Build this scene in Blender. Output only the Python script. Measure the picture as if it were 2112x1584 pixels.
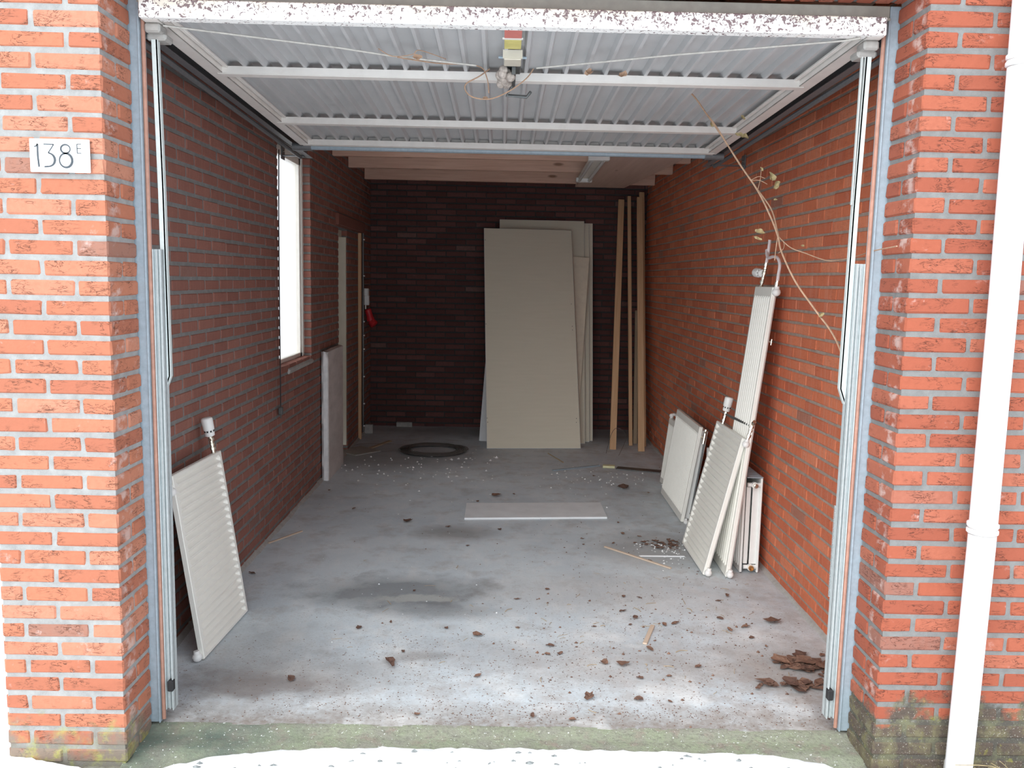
import bpy, math, random
from mathutils import Vector, Matrix, noise
random.seed(7)
S = bpy.context.scene
for o in list(bpy.data.objects): bpy.data.objects.remove(o)
COL = S.collection
V = Vector
PI = math.pi

# ---------------------------------------------------------------- camera
cd = bpy.data.cameras.new('camera'); cam = bpy.data.objects.new('camera', cd); COL.objects.link(cam)
cd.sensor_width = 36; cd.lens = 1761.0/2112*36; cd.clip_start = .02
yaw, pitch, roll = -0.0143, 0.1221, 0.0206
right = V((math.cos(yaw), math.sin(yaw), 0)); f0 = V((-math.sin(yaw), math.cos(yaw), 0)); u0 = V((0, 0, 1))
fwd = f0*math.cos(pitch)-u0*math.sin(pitch); up = u0*math.cos(pitch)+f0*math.sin(pitch)
rr = right*math.cos(roll)+up*math.sin(roll); uu = up*math.cos(roll)-right*math.sin(roll)
cam.matrix_world = Matrix(((rr.x, uu.x, -fwd.x, -0.0142), (rr.y, uu.y, -fwd.y, -2.7151), (rr.z, uu.z, -fwd.z, 1.6236), (0, 0, 0, 1)))
S.camera = cam
# ---------------------------------------------------------------- light: white winter sky, a little stronger from the front left
w = bpy.data.worlds.new('winter_sky'); S.world = w; w.use_nodes = True
bg = w.node_tree.nodes['Background']; bg.inputs[0].default_value = (.86, .93, 1, 1); bg.inputs[1].default_value = 1.05
sl = bpy.data.lights.new('sun', 'SUN'); sl.energy = 1.7; sl.angle = math.radians(70); sl.color = (1, .97, .93)
so = bpy.data.objects.new('sun', sl); COL.objects.link(so); so.location = (-3, -5, 6)
so.rotation_euler = V((0.62, 1.0, -0.80)).to_track_quat('-Z', 'Y').to_euler()
S.view_settings.view_transform = 'Standard'; S.view_settings.look = 'None'
S.cycles.diffuse_bounces = 8; S.cycles.max_bounces = 14
S.view_settings.exposure = 0.88; S.view_settings.gamma = 1; S.view_settings.use_curve_mapping = False

# ---------------------------------------------------------------- helpers
def tag(o, label=None, cat=None, group=None, kind=None):
    if label: o['label'] = label
    if cat: o['category'] = cat
    if group: o['group'] = group
    if kind: o['kind'] = kind
    return o
def empty(name, loc=(0, 0, 0), M=None):
    o = bpy.data.objects.new(name, None); COL.objects.link(o); o.empty_display_size = .05
    if M is not None: o.matrix_world = M
    else: o.location = loc
    return o
class G:
    def __init__(s): s.v = []; s.f = []; s.a = []; s.r = 0.; s.sm = []
    def add(s, vs, fs, smooth=False):
        n = len(s.v); s.v += [tuple(p) for p in vs]; s.a += [s.r]*len(vs)
        for q in fs: s.f.append(tuple(i+n for i in q)); s.sm.append(smooth)
    def box(s, x0, x1, y0, y1, z0, z1, c=0., M=None, j=0.):
        if x1 < x0: x0, x1 = x1, x0
        if y1 < y0: y0, y1 = y1, y0
        if z1 < z0: z0, z1 = z1, z0
        c = min(c, (x1-x0)*.3, (y1-y0)*.3, (z1-z0)*.3)
        X = (x0, x1); Y = (y0, y1); Z = (z0, z1)
        vs = []; fs = []
        if c <= 0:
            vs = [V((X[i], Y[k], Z[l])) for i in (0, 1) for k in (0, 1) for l in (0, 1)]
            fs = [(0, 1, 3, 2), (4, 6, 7, 5), (0, 4, 5, 1), (2, 3, 7, 6), (0, 2, 6, 4), (1, 5, 7, 3)]
        else:
            idx = {}
            for i in (0, 1):
                for k in (0, 1):
                    for l in (0, 1):
                        for a in range(3):
                            p = [X[i], Y[k], Z[l]]; sg = (1-2*i, 1-2*k, 1-2*l)
                            for b in range(3):
                                if b != a: p[b] += sg[b]*c
                            if j: p[0] += random.uniform(-j, j); p[1] += random.uniform(-j, j); p[2] += random.uniform(-j, j)
                            idx[(i, k, l, a)] = len(vs); vs.append(V(p))
            def q(*k): return tuple(idx[t] for t in k)
            for t in (0, 1):
                fx = [q((t, 0, 0, 0), (t, 0, 1, 0), (t, 1, 1, 0), (t, 1, 0, 0)), q((0, t, 0, 1), (1, t, 0, 1), (1, t, 1, 1), (0, t, 1, 1)), q((0, 0, t, 2), (0, 1, t, 2), (1, 1, t, 2), (1, 0, t, 2))]
                fs += [f if t == 0 else f[::-1] for f in fx]
            for a, b, d in ((0, 1, 2), (0, 2, 1), (1, 2, 0)):
                for e in (0, 1):
                    for g in (0, 1):
                        def kk(l, ax):
                            m = [0, 0, 0]; m[a] = e; m[b] = g; m[d] = l; return tuple(m)+(ax,)
                        f = q(kk(0, a), kk(1, a), kk(1, b), kk(0, b)); 
                        P = [vs[i] for i in f]; nn = (P[1]-P[0]).cross(P[2]-P[0]); out = V((0, 0, 0)); out[a] = 2*e-1; out[b] = 2*g-1
                        fs.append(f if nn.dot(out) > 0 else f[::-1])
            for i in (0, 1):
                for k in (0, 1):
                    for l in (0, 1):
                        f = q((i, k, l, 0), (i, k, l, 1), (i, k, l, 2)); P = [vs[t] for t in f]; nn = (P[1]-P[0]).cross(P[2]-P[0])
                        fs.append(f if nn.dot(V((2*i-1, 2*k-1, 2*l-1))) > 0 else f[::-1])
        if M is not None: vs = [M @ p for p in vs]
        s.add(vs, fs)
    def tube(s, pts, r, seg=8, cap=True, rs=None):
        pts = [V(p) for p in pts]; n = len(pts); t0 = (pts[1]-pts[0]).normalized()
        a = t0.orthogonal().normalized(); vs = []; fs = []
        for i, p in enumerate(pts):
            t = ((pts[min(i+1, n-1)]-pts[max(i-1, 0)])).normalized()
            a = (a-t*a.dot(t))
            a = a.normalized() if a.length > 1e-6 else t.orthogonal().normalized()
            b = t.cross(a); R = rs[i] if rs else r
            for k in range(seg):
                th = 2*PI*k/seg; vs.append(p+(a*math.cos(th)+b*math.sin(th))*R)
        for i in range(n-1):
            for k in range(seg):
                k2 = (k+1) % seg; fs.append((i*seg+k, i*seg+k2, (i+1)*seg+k2, (i+1)*seg+k))
        if cap:
            fs.append(tuple(range(seg))[::-1]); fs.append(tuple((n-1)*seg+k for k in range(seg)))
        s.add(vs, fs, True)
    def lathe(s, prof, base, axis, seg=20):
        axis = V(axis).normalized(); a = axis.orthogonal().normalized(); b = axis.cross(a); base = V(base); vs = []; fs = []
        for h, r in prof:
            for k in range(seg):
                th = 2*PI*k/seg; vs.append(base+axis*h+(a*math.cos(th)+b*math.sin(th))*max(r, 1e-5))
        for i in range(len(prof)-1):
            for k in range(seg):
                k2 = (k+1) % seg; fs.append((i*seg+k, i*seg+k2, (i+1)*seg+k2, (i+1)*seg+k))
        fs.append(tuple(range(seg))[::-1]); fs.append(tuple((len(prof)-1)*seg+k for k in range(seg)))
        s.add(vs, fs, True)
    def ball(s, c, r, seg=12):
        s.lathe([(-r*math.cos(PI*i/8), r*math.sin(PI*i/8)) for i in range(9)], c, (0, 0, 1), seg)
    def build(s, name, mat, parent=None, loc=None):
        me = bpy.data.meshes.new(name); me.from_pydata(s.v, [], s.f); me.materials.append(mat)
        me.polygons.foreach_set('use_smooth', s.sm)
        at = me.attributes.new('rnd', 'FLOAT', 'POINT'); at.data.foreach_set('value', s.a)
        o = bpy.data.objects.new(name, me); COL.objects.link(o)
        if parent: o.parent = parent
        if loc: o.location = loc
        if any(s.sm) and not all(s.sm): pass
        if any(s.sm):
            try: me.set_sharp_from_angle(angle=math.radians(40))
            except Exception: pass
        return o
def spline(pts, n=6):
    pts = [V(p) for p in pts]; out = []
    for i in range(len(pts)-1):
        p0 = pts[max(i-1, 0)]; p1 = pts[i]; p2 = pts[i+1]; p3 = pts[min(i+2, len(pts)-1)]
        for k in range(n):
            t = k/n
            out.append(.5*((2*p1)+(p2-p0)*t+(2*p0-5*p1+4*p2-p3)*t*t+(3*p1-3*p2+p3-p0)*t**3))
    return out+[pts[-1]]

# ---------------------------------------------------------------- materials
class NT:
    def __init__(s, name):
        s.m = bpy.data.materials.new(name); s.m.use_nodes = True; s.t = s.m.node_tree; s.b = s.t.nodes['Principled BSDF']
        g = s.t.nodes.new('ShaderNodeNewGeometry'); s.P = g.outputs['Position']; s.N = g.outputs['Normal']
    def n(s, ty, **k):
        x = s.t.nodes.new('ShaderNode'+ty)
        for a, v in k.items(): setattr(x, a, v)
        return x
    def set(s, sock, v):
        if isinstance(v, bpy.types.NodeSocket): s.t.links.new(v, sock)
        else: sock.default_value = v
    def scale(s, v, sc):
        x = s.n('VectorMath', operation='MULTIPLY'); s.set(x.inputs[0], v); x.inputs[1].default_value = sc; return x.outputs[0]
    def obj(s): return s.n('TexCoord').outputs['Object']
    def noise(s, vec, sc, det=4, rough=.55, dist=0.):
        x = s.n('TexNoise'); s.set(x.inputs['Vector'], vec); x.inputs['Scale'].default_value = sc; x.inputs['Detail'].default_value = det
        x.inputs['Roughness'].default_value = rough; x.inputs['Distortion'].default_value = dist; return x.outputs['Fac']
    def vor(s, vec, sc, feat='F1', out='Distance'):
        x = s.n('TexVoronoi', feature=feat); s.set(x.inputs['Vector'], vec); x.inputs['Scale'].default_value = sc; return x.outputs[out]
    def ramp(s, f, a, b, ca=0., cb=1.):
        x = s.n('MapRange'); s.set(x.inputs[0], f); x.inputs[1].default_value = a; x.inputs[2].default_value = b
        x.inputs[3].default_value = ca; x.inputs[4].default_value = cb; return x.outputs[0]
    def math(s, op, a, b=0., c=None):
        x = s.n('Math', operation=op); s.set(x.inputs[0], a); s.set(x.inputs[1], b)
        if c is not None: s.set(x.inputs[2], c)
        return x.outputs[0]
    def mix(s, f, a, b):
        x = s.n('Mix', data_type='RGBA'); s.set(x.inputs[0], f)
        for sk, v in ((x.inputs[6], a), (x.inputs[7], b)):
            s.set(sk, v if isinstance(v, bpy.types.NodeSocket) else tuple(v)+(1,))
        return x.outputs[2]
    def attr(s, nm='rnd'): return s.n('Attribute', attribute_name=nm).outputs['Fac']
    def sep(s, v):
        x = s.n('SeparateXYZ'); s.set(x.inputs[0], v); return x.outputs
    def bump(s, h, st=.3, d=.01):
        x = s.n('Bump'); s.set(x.inputs['Height'], h); x.inputs['Strength'].default_value = st; x.inputs['Distance'].default_value = d
        s.t.links.new(x.outputs[0], s.b.inputs['Normal'])
    def col(s, c): s.set(s.b.inputs['Base Color'], c if isinstance(c, bpy.types.NodeSocket) else tuple(c)+(1,))
    def pr(s, rough=.8, metal=0., **k):
        s.set(s.b.inputs['Roughness'], rough); s.set(s.b.inputs['Metallic'], metal)
        for a, v in k.items(): s.set(s.b.inputs[a], v)
        return s.m
    def ell(s, cx, cy, rx, ry, soft=.35, amp=.5, nsc=4.):
        """soft noisy ellipse mask on the floor plane"""
        a = s.n('VectorMath', operation='SUBTRACT'); s.set(a.inputs[0], s.P); a.inputs[1].default_value = (cx, cy, 0)
        d = s.n('VectorMath', operation='LENGTH'); s.set(d.inputs[0], s.scale(a.outputs[0], (1/rx, 1/ry, 0)))
        f = s.math('ADD', d.outputs['Value'], s.ramp(s.noise(s.P, nsc, 5, .6), .3, .7, -amp/2, amp/2))
        return s.ramp(f, 1+soft*.5, 1-soft*.5)
def simple(name, c, rough=.6, metal=0., var=.08, sc=30., bump=.05, dirt=0., dirtc=(.12, .1, .08), **k):
    n = NT(name); o = n.obj(); f = n.noise(o, sc, 4)
    cc = n.mix(n.ramp(f, .3, .7), tuple(x*(1-var) for x in c), tuple(min(1, x*(1+var)) for x in c))
    if dirt: cc = n.mix(n.ramp(n.noise(o, 9, 8, .7), .56, .72, 0, dirt), cc, dirtc)
    n.col(cc); n.bump(n.noise(o, sc*3, 3), bump, .002); return n.pr(rough, metal, **k)

def brick_mat(name, base, dark, light, crease=.6, efflo=.3, streak=0., moss=None):
    n = NT(name); r = n.attr(); P = n.P
    c = n.mix(n.ramp(r, 0, .55), dark, base); c = n.mix(n.ramp(r, .6, 1.), c, light)
    c = n.mix(n.ramp(r, .975, .98, 0, .65), c, (.2, .12, .1))
    c = n.mix(n.ramp(n.noise(P, 60, 5, .65), .35, .7, 0, .35), c, tuple(x*.72 for x in base))
    cr = n.noise(n.scale(P, (.75, .75, 2.6)), 21, 3, .62, 1.6)
    line = n.ramp(n.math('ABSOLUTE', n.math('SUBTRACT', cr, .5)), .026, .006)
    msk = n.ramp(n.noise(P, 12, 3), .47, .57)
    cre = n.math('MULTIPLY', n.math('MULTIPLY', line, msk), crease)
    c = n.mix(cre, c, tuple(x*.22 for x in base))
    if efflo:
        e = n.math('MULTIPLY', n.ramp(n.noise(P, 9, 6, .7), .6, .72), n.ramp(n.noise(P, 70, 3), .4, .65))
        c = n.mix(n.math('MULTIPLY', e, efflo), c, (.75, .62, .58))
    if moss:      # lime bloom on the brick ends beside the outer corners
        Y = n.sep(P)[1]; yy = n.math('MULTIPLY', n.ramp(Y, .0, .03), n.ramp(Y, .10, .07))
        c = n.mix(n.math('MULTIPLY', yy, n.ramp(n.noise(n.scale(P, (1, 1, 1.3)), 15, 4, .6), .5, .62, 0, .6)), c, (.62, .50, .46))
    if streak:
        st = n.ramp(n.noise(n.scale(P, (1, 22, 1.0)), 3, 3), .52, .62, 0, streak)
        c = n.mix(st, c, (.62, .38, .3))
    if moss: c = moss(n, c)
    n.col(c)
    h = n.math('SUBTRACT', n.math('MULTIPLY', n.noise(P, 110, 6, .7), .5), n.math('MULTIPLY', cre, .9))
    n.bump(h, .5, .006); return n.pr(.92)
def mortar_mat(name, c, moss=None, k=.15):
    n = NT(name); P = n.P
    cc = n.mix(n.ramp(n.noise(P, 25, 5, .6), .35, .7), tuple(x*(1-k) for x in c), tuple(min(1, x*(1+k)) for x in c))
    cc = n.mix(n.ramp(n.noise(P, 260, 2), .62, .72, 0, .6), cc, tuple(min(1, x*1.35) for x in c))
    if moss: cc = moss(n, cc)
    n.col(cc); n.bump(n.noise(P, 180, 4, .7), .5, .004); return n.pr(.95)
def moss_r(n, c):
    z = n.sep(n.P)[2]; x = n.sep(n.P)[0]
    lim = n.math('MAXIMUM', n.ramp(x, 1.265, 1.35, .17, .25), n.ramp(x, 1.3, 1.9, .2, .3))
    f = n.math('SUBTRACT', n.math('ADD', lim, n.ramp(n.noise(n.P, 9, 6, .65), .3, .7, -.10, .12)), z)
    g = n.ramp(f, 0, .07, 0, .93)
    mc = n.mix(n.ramp(n.noise(n.P, 14, 6, .7), .45, .62), (.075, .068, .055), (.15, .15, .085))
    mc = n.mix(n.ramp(n.noise(n.P, 26, 4, .7), .6, .68, 0, .8), mc, (.22, .22, .05))
    mc = n.mix(n.ramp(n.noise(n.P, 210, 2), .64, .7, 0, .8), mc, (.5, .5, .45))
    return n.mix(g, c, mc)
def moss_l(n, c):
    z = n.sep(n.P)[2]
    f = n.math('SUBTRACT', n.ramp(n.noise(n.P, 9, 6, .65), .3, .7, .0, .24), z)
    g = n.ramp(f, 0, .12, 0, .85)
    mc = n.mix(n.ramp(n.noise(n.P, 13, 6, .7), .48, .62), (.2, .185, .15), (.34, .36, .12))
    return n.mix(g, c, mc)

RED = (.60, .155, .065)
M = {}
M['brick_l'] = brick_mat('brick outside left lit', (.47, .17, .095), (.39, .13, .075), (.52, .225, .145), .85, .6, 0, moss_l)  # paler than the right pier: stronger light from the left put into the colour
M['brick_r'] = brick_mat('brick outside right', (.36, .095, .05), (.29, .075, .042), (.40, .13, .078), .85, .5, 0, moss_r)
M['brick_in'] = brick_mat('brick inside', (.60, .165, .075), (.50, .125, .06), (.66, .215, .11), .25, .15, .14)
M['brick_in_l'] = brick_mat('brick inside left shaded', (.29, .12, .09), (.25, .10, .075), (.33, .145, .11), .2, .12, .05)  # darker, greyer than the right wall: its shade and haze put into the colour
M['brick_bk'] = brick_mat('brick inside back shaded', (.13, .052, .047), (.10, .042, .038), (.18, .078, .07), .2, .1)  # darkest copy of the inside brick, shade of the far end painted in
M['mort_l'] = mortar_mat('mortar outside left lit', (.32, .325, .32), moss_l)  # lighter than the right mortar, brighter light on this pier painted in
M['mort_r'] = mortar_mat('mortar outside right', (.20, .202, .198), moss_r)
M['mort_in'] = mortar_mat('mortar inside', (.33, .26, .215))
M['mort_in_l'] = mortar_mat('mortar inside left shaded', (.20, .20, .195))  # dimmer than the right wall's mortar, shade of this side in the colour
M['mort_bk'] = mortar_mat('mortar inside back shaded', (.055, .053, .053))  # near-black mortar, shade at the back of the garage in the colour
M['zinc'] = simple('galvanised steel', (.34, .42, .48), .5, .15, .1, 60)
M['zinc2'] = simple('pale galvanised steel', (.48, .53, .54), .42, .12, .08, 60)
M['track'] = simple('dark galvanised rail', (.20, .21, .22), .5, .5, .1, 60)
M['arm'] = simple('lift arm steel', (.62, .68, .67), .4, .1, .06, 60)
M['rod'] = simple('painted rod', (.52, .50, .46), .5, 0, .15, 60)
M['header'] = simple('greyed header steel', (.34, .33, .29), .6, .1, .1, 30)
M['brkt'] = simple('grey bracket steel', (.40, .39, .37), .5, .2, .1, 40)
M['rust'] = simple('brown primer strip', (.40, .21, .155), .6, 0, .15, 40)
M['white'] = simple('white enamel', (.88, .87, .81), .35, 0, .02, 20, .02)
M['white2'] = simple('cool white enamel', (.86, .88, .86), .35, 0, .02, 20, .02, .12, (.45, .42, .36))
M['cream'] = simple('cream enamel', (.62, .58, .48), .5, 0, .04, 20)
M['wplast'] = simple('white plastic', (.84, .84, .82), .35, 0, .02, 20, .02)
M['pvc'] = simple('white pvc', (.86, .87, .90), .3, 0, .02, 6, .02, .05, (.5, .5, .45))
M['chrome'] = simple('tarnished nickel', (.62, .58, .50), .25, .95, .15, 90)
M['steel'] = simple('dark steel', (.16, .17, .17), .4, .6, .1, 60)
M['black'] = simple('black rubber', (.02, .02, .022), .6, 0, .1, 40)
M['brass'] = simple('brass', (.55, .30, .12), .35, .8, .1, 60)
M['red'] = simple('red plastic', (.60, .03, .04), .4, 0, .05, 20)
M['yel'] = simple('faded yellow sticker', (.62, .56, .20), .6, 0, .1, 20)
M['redst'] = simple('faded red sticker', (.62, .20, .17), .6, 0, .1, 20)
M['vine'] = simple('dry vine', (.42, .27, .18), .8, 0, .2, 50)
M['dleaf'] = simple('dry pale leaf', (.34, .27, .14), .8, 0, .3, 60)
M['nest'] = simple('grey paper nest', (.42, .37, .33), .9, 0, .35, 60, .4)
M['stone'] = simple('dark stone chips', (.22, .24, .24), .9, 0, .4, 80, .4)
M['polyst'] = simple('polystyrene crumbs', (.85, .87, .88), .8, 0, .05, 80)
M['concblk'] = simple('rough concrete', (.40, .39, .37), .95, 0, .15, 30, .5)
M['dark'] = simple('dark cavity', (.06, .055, .055), .9)
M['slabface'] = None
def mk_floor():
    n = NT('concrete floor'); P = n.P; xyz = n.sep(P)
    a = n.noise(P, 1.6, 6, .6); b = n.noise(n.scale(P, (1, .5, 1)), 9, 7, .68)
    c = n.mix(n.ramp(a, .35, .65), (.54, .61, .66), (.66, .73, .77))
    c = n.mix(n.ramp(b, .48, .68, 0, .6), c, (.72, .745, .76))
    c = n.mix(n.ramp(n.noise(P, 5, 7, .7), .5, .68, 0, .5), c, (.36, .34, .32))
    # dust and dirt towards the door and the right-hand wall
    fr = n.math('ADD', n.ramp(xyz[1], 1.2, .25, 0, .55), n.ramp(xyz[0], .3, 1.4, 0, .35))
    fr = n.math('MULTIPLY', fr, n.ramp(n.noise(P, 7, 8, .75), .42, .62))
    c = n.mix(fr, c, (.36, .31, .28))
    c = n.mix(n.math('MULTIPLY', n.ramp(xyz[1], .42, .25), n.ramp(n.noise(P, 30, 5, .7), .35, .6, .45, 1.)), c, (.29, .26, .235))
    c = n.mix(n.math('MULTIPLY', n.ramp(n.noise(P, 3, 5, .6), .52, .66), n.ramp(xyz[1], 1.7, .9, 0, .7)), c, (.78, .80, .80))
    for cx, cy, rx, ry, k, col in ((-.50, 1.55, .42, .22, .72, (.13, .14, .15)), (-.28, 2.62, .22, .15, .6, (.2, .19, .18)), (-.30, 1.32, .30, .10, .5, (.16, .17, .18)),
                                   (-.75, .62, .38, .16, .42, (.2, .18, .17)), (-.10, .85, .30, .14, .3, (.22, .23, .25)), (.98, 2.35, .34, .30, .5, (.2, .165, .145)),
                                   (1.25, .72, .28, .25, .5, (.2, .15, .12)), (-1.0, .75, .22, .35, .45, (.2, .19, .19)), (-.95, .52, .30, .10, .6, (.17, .14, .13)), (-.35, .80, .12, .05, .5, (.2, .18, .17)), (.55, .75, .5, .2, .35, (.30, .25, .22)), (.45, 1.6, .5, .25, .25, (.36, .30, .26)), (-1.1, 5.0, .8, .5, .5, (.15, .14, .14)), (.3, 6.3, 1.6, .35, .5, (.16, .15, .14))):
        c = n.mix(n.math('MULTIPLY', n.ell(cx, cy, rx, ry, .9, .9, 5), k), c, col)
    c = n.mix(n.math('MULTIPLY', n.ell(-.42, 1.47, .2, .05, .5, 1.2, 8), .6), c, (.48, .5, .48))
    sp = n.math('MULTIPLY', n.ramp(n.noise(n.scale(P, (1, 1.8, 1)), 75, 4, .75), .57, .63), n.math('MULTIPLY', n.ramp(xyz[1], 2.6, .7, .05, .85), n.ramp(n.noise(P, 4, 5, .7), .38, .6, .15, 1)))
    c = n.mix(sp, c, (.19, .15, .125))
    c = n.mix(n.math('MULTIPLY', n.ramp(n.noise(n.scale(P, (1, 2, 1)), 34, 6, .8), .55, .63), n.math('MULTIPLY', n.ramp(xyz[1], 1.9, .35, 0, .75), n.ramp(n.noise(P, 2.6, 5, .7), .42, .56))), c, (.30, .25, .22))
    c = n.mix(n.math('MULTIPLY', n.ramp(n.noise(P, 55, 4, .8), .66, .71), n.ramp(xyz[1], 2.2, .5, 0, .8)), c, (.22, .14, .09))
    n.col(c); n.bump(n.noise(P, 60, 6, .7), .25, .004); return n.pr(n.ramp(a, .3, .7, .62, .8))
M['floor'] = mk_floor()
def mk_sill():
    n = NT('algae covered sill'); P = n.P; x = n.sep(P)[0]
    c = n.mix(n.ramp(n.noise(P, 6, 6, .7), .38, .6), (.30, .30, .25), (.31, .35, .24))
    c = n.mix(n.ramp(n.noise(P, 11, 6, .7), .54, .66, 0, .8), c, (.33, .27, .23))
    c = n.mix(n.math('MULTIPLY', n.ramp(x, -.6, -1.0), n.ramp(n.noise(P, 5, 4), .35, .6)), c, (.13, .17, .14))
    c = n.mix(n.ramp(n.noise(P, 60, 5, .8), .5, .62, 0, .6), c, (.17, .165, .14)); c = n.mix(n.ramp(n.noise(P, 95, 2), .68, .70), c, (.8, .84, .82))
    n.col(c); n.bump(n.noise(P, 90, 5, .7), .7, .008); return n.pr(.95)
M['sill'] = mk_sill()
n = NT('snow'); n.col(n.mix(n.ramp(n.noise(n.P, 60, 4), .3, .7), (.86, .89, .92), (.93, .95, .97))); n.bump(n.noise(n.P, 35, 5, .6), .3, .01); M['snow'] = n.pr(.7)
n = NT('dirty ground'); n.col(n.mix(n.ramp(n.noise(n.P, 20, 6, .7), .35, .65), (.17, .15, .12), (.33, .33, .27))); n.bump(n.noise(n.P, 70, 5, .7), .8, .01); M['ground'] = n.pr(.95)
def wood_mat(name, a, b, axis='z', sc=1.):
    n = NT(name); o = n.obj(); st = {'z': (30, 30, 1.2), 'x': (1.2, 30, 30), 'y': (30, 1.2, 30)}[axis]
    g = n.noise(n.scale(o, st), 2.2*sc, 5, .6, .6); c = n.mix(n.ramp(g, .35, .68), a, b)
    kn = n.vor(n.scale(o, {'z': (7, 7, 2.2), 'x': (2.2, 7, 7), 'y': (7, 2.2, 7)}[axis]), 1.0)
    c = n.mix(n.ramp(kn, .13, .06, 0, .8), c, (.20, .085, .04)); n.col(c); n.bump(g, .15, .003); return n.pr(.7)
M['wood'] = wood_mat('planed pine', (.60, .37, .20), (.70, .47, .28))
M['wood2'] = wood_mat('grey weathered pine', (.40, .31, .21), (.48, .38, .26))
M['joist'] = wood_mat('joist pine', (.68, .44, .33), (.80, .56, .44), 'x')
M['ply'] = wood_mat('plywood', (.60, .45, .38), (.68, .53, .45), 'y', .4)
M['deck'] = wood_mat('roof boards', (.42, .32, .25), (.5, .38, .3), 'y')
M['stick'] = wood_mat('pale stick', (.55, .43, .33), (.65, .53, .42), 'x')
n = NT('peeling white paint'); o = n.obj(); z = n.sep(o)[2]
fl = n.math('ADD', n.noise(n.scale(o, (1, 1, 1)), 85, 4, .6, .8), n.ramp(z, 0., .058, -.035, .05))
fl = n.math('ADD', n.math('ADD', fl, n.ramp(n.noise(o, 2.2, 2), .35, .65, -.03, .03)), n.ramp(n.sep(o)[0], -1.2, 1.2, -.005, .035))
c = n.mix(n.ramp(n.math('ADD', n.noise(o, 9, 5), n.ramp(z, .0, .055, -.12, .12)), .5, .64, 0, .55), (.88, .88, .86), (.66, .58, .42))
n.col(n.mix(n.ramp(fl, .575, .59), c, (.19, .135, .14))); n.bump(fl, -.3, .004); M['peel'] = n.pr(.6)
n = NT('ribbed door sheet'); o = n.obj()
c = n.mix(n.ramp(n.noise(n.scale(o, (3, 1, 1)), 2.5, 5, .6), .35, .68), (.47, .48, .485), (.55, .555, .56))
c = n.mix(n.math('MULTIPLY', n.ramp(n.noise(o, 26, 4, .8), .70, .74), n.ramp(n.sep(o)[1], 1.3, .2, 0, .8)), c, (.16, .13, .11))
n.col(c); n.bump(n.noise(o, 5, 3), .1, .01); M['sheet'] = n.pr(.5)
M['dframe'] = simple('door frame paint', (.78, .75, .71), .5, 0, .05, 12, .05, .15, (.42, .33, .27))
n = NT('plasterboard face'); o = n.obj()
c = n.mix(n.ramp(n.noise(n.scale(o, (1, 1, 14)), 3, 3), .3, .7), (.76, .72, .59), (.79, .75, .62)); n.col(c); M['gyp'] = n.pr(.85)
M['gypedge'] = simple('plasterboard edge', (.66, .70, .72), .85, 0, .06, 30)
M['board2'] = simple('cream board', (.80, .72, .58), .8, 0, .05, 20)
M['foam'] = simple('white foam board', (.80, .82, .84), .8, 0, .03, 30, .1)
n = NT('dusty insulation slab'); o = n.obj()
c = n.mix(n.ramp(n.noise(n.scale(o, (1, 1, 3)), 3, 7, .7), .35, .65), (.56, .53, .51), (.70, .66, .64))
c = n.mix(n.ramp(n.noise(o, 22, 5, .8, 2.), .66, .70, 0, .7), c, (.75, .77, .78)); n.col(c); n.bump(n.noise(o, 30, 5), .4, .006); M['slabface'] = n.pr(.9)
M['slabedge'] = simple('broken insulation edge', (.93, .95, .96), .85, 0, .12, 18, .6)
n = NT('dead leaf'); r = n.attr(); c = n.mix(r, (.13, .07, .052), (.25, .14, .095)); c = n.mix(n.ramp(n.noise(n.P, 60, 5), .45, .7, 0, .6), c, (.10, .06, .045)); n.col(c); n.bump(n.noise(n.P, 90, 5), .6, .006); M['leaf'] = n.pr(.85)
n = NT('window glass'); n.col((.95, .93, .92)); M['glass'] = n.pr(.35, 0, **{'Transmission Weight': .85, 'IOR': 1.05})
n = NT('tube'); n.col((.75, .77, .76)); M['tube'] = n.pr(.3)

# ---------------------------------------------------------------- masonry
CR = .0625; BH = .0482; L0 = .2005; PER = .2113; J = PER-L0
def brow(z0, z1, phase, BH=BH):
    k = math.floor((z0-phase)/CR)-1
    while phase+k*CR < z1:
        a = phase+k*CR; b = a+BH
        if b > z0+.004: yield k, max(a, z0), min(b, z1)
        k += 1
def cut(a, b, holes, zm):
    segs = [(a, b)]
    for h0, h1, hz0, hz1 in holes:
        if hz0 < zm < hz1:
            ns = []
            for s, e in segs:
                if e <= h0 or s >= h1: ns.append((s, e)); continue
                if s < h0: ns.append((s, h0))
                if e > h1: ns.append((h1, e))
            segs = ns
    return [(s, e) for s, e in segs if e-s > .018]
def wall_bricks(g, axis, plane, sgn, u0, u1, z0, z1, phase, depth, holes=(), shift=0., per=PER, bl=L0, prot=.004, bh=BH):
    """flat wall of bricks: axis 'x' or 'y' is the running direction, plane the mortar face, sgn the facing side"""
    for k, a, b in brow(z0, z1, phase, bh):
        off = shift+(per/2 if k % 2 else 0); i = math.floor((u0-off)/per)-1
        while off+i*per < u1:
            s, e = max(off+i*per, u0), min(off+i*per+bl, u1); i += 1
            if e-s < .02: continue
            for s2, e2 in cut(s, e, holes, (a+b)/2):
                g.r = random.random(); p = prot+random.uniform(-.0012, .0012)
                zz = random.uniform(-.001, .001)
                if axis == 'x': g.box(s2, e2, plane-depth*sgn, plane+sgn*p, a+zz, b+zz, .004, None, .0012)
                else: g.box(plane-depth*sgn, plane+sgn*p, s2, e2, a+zz, b+zz, .004, None, .0012)
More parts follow.
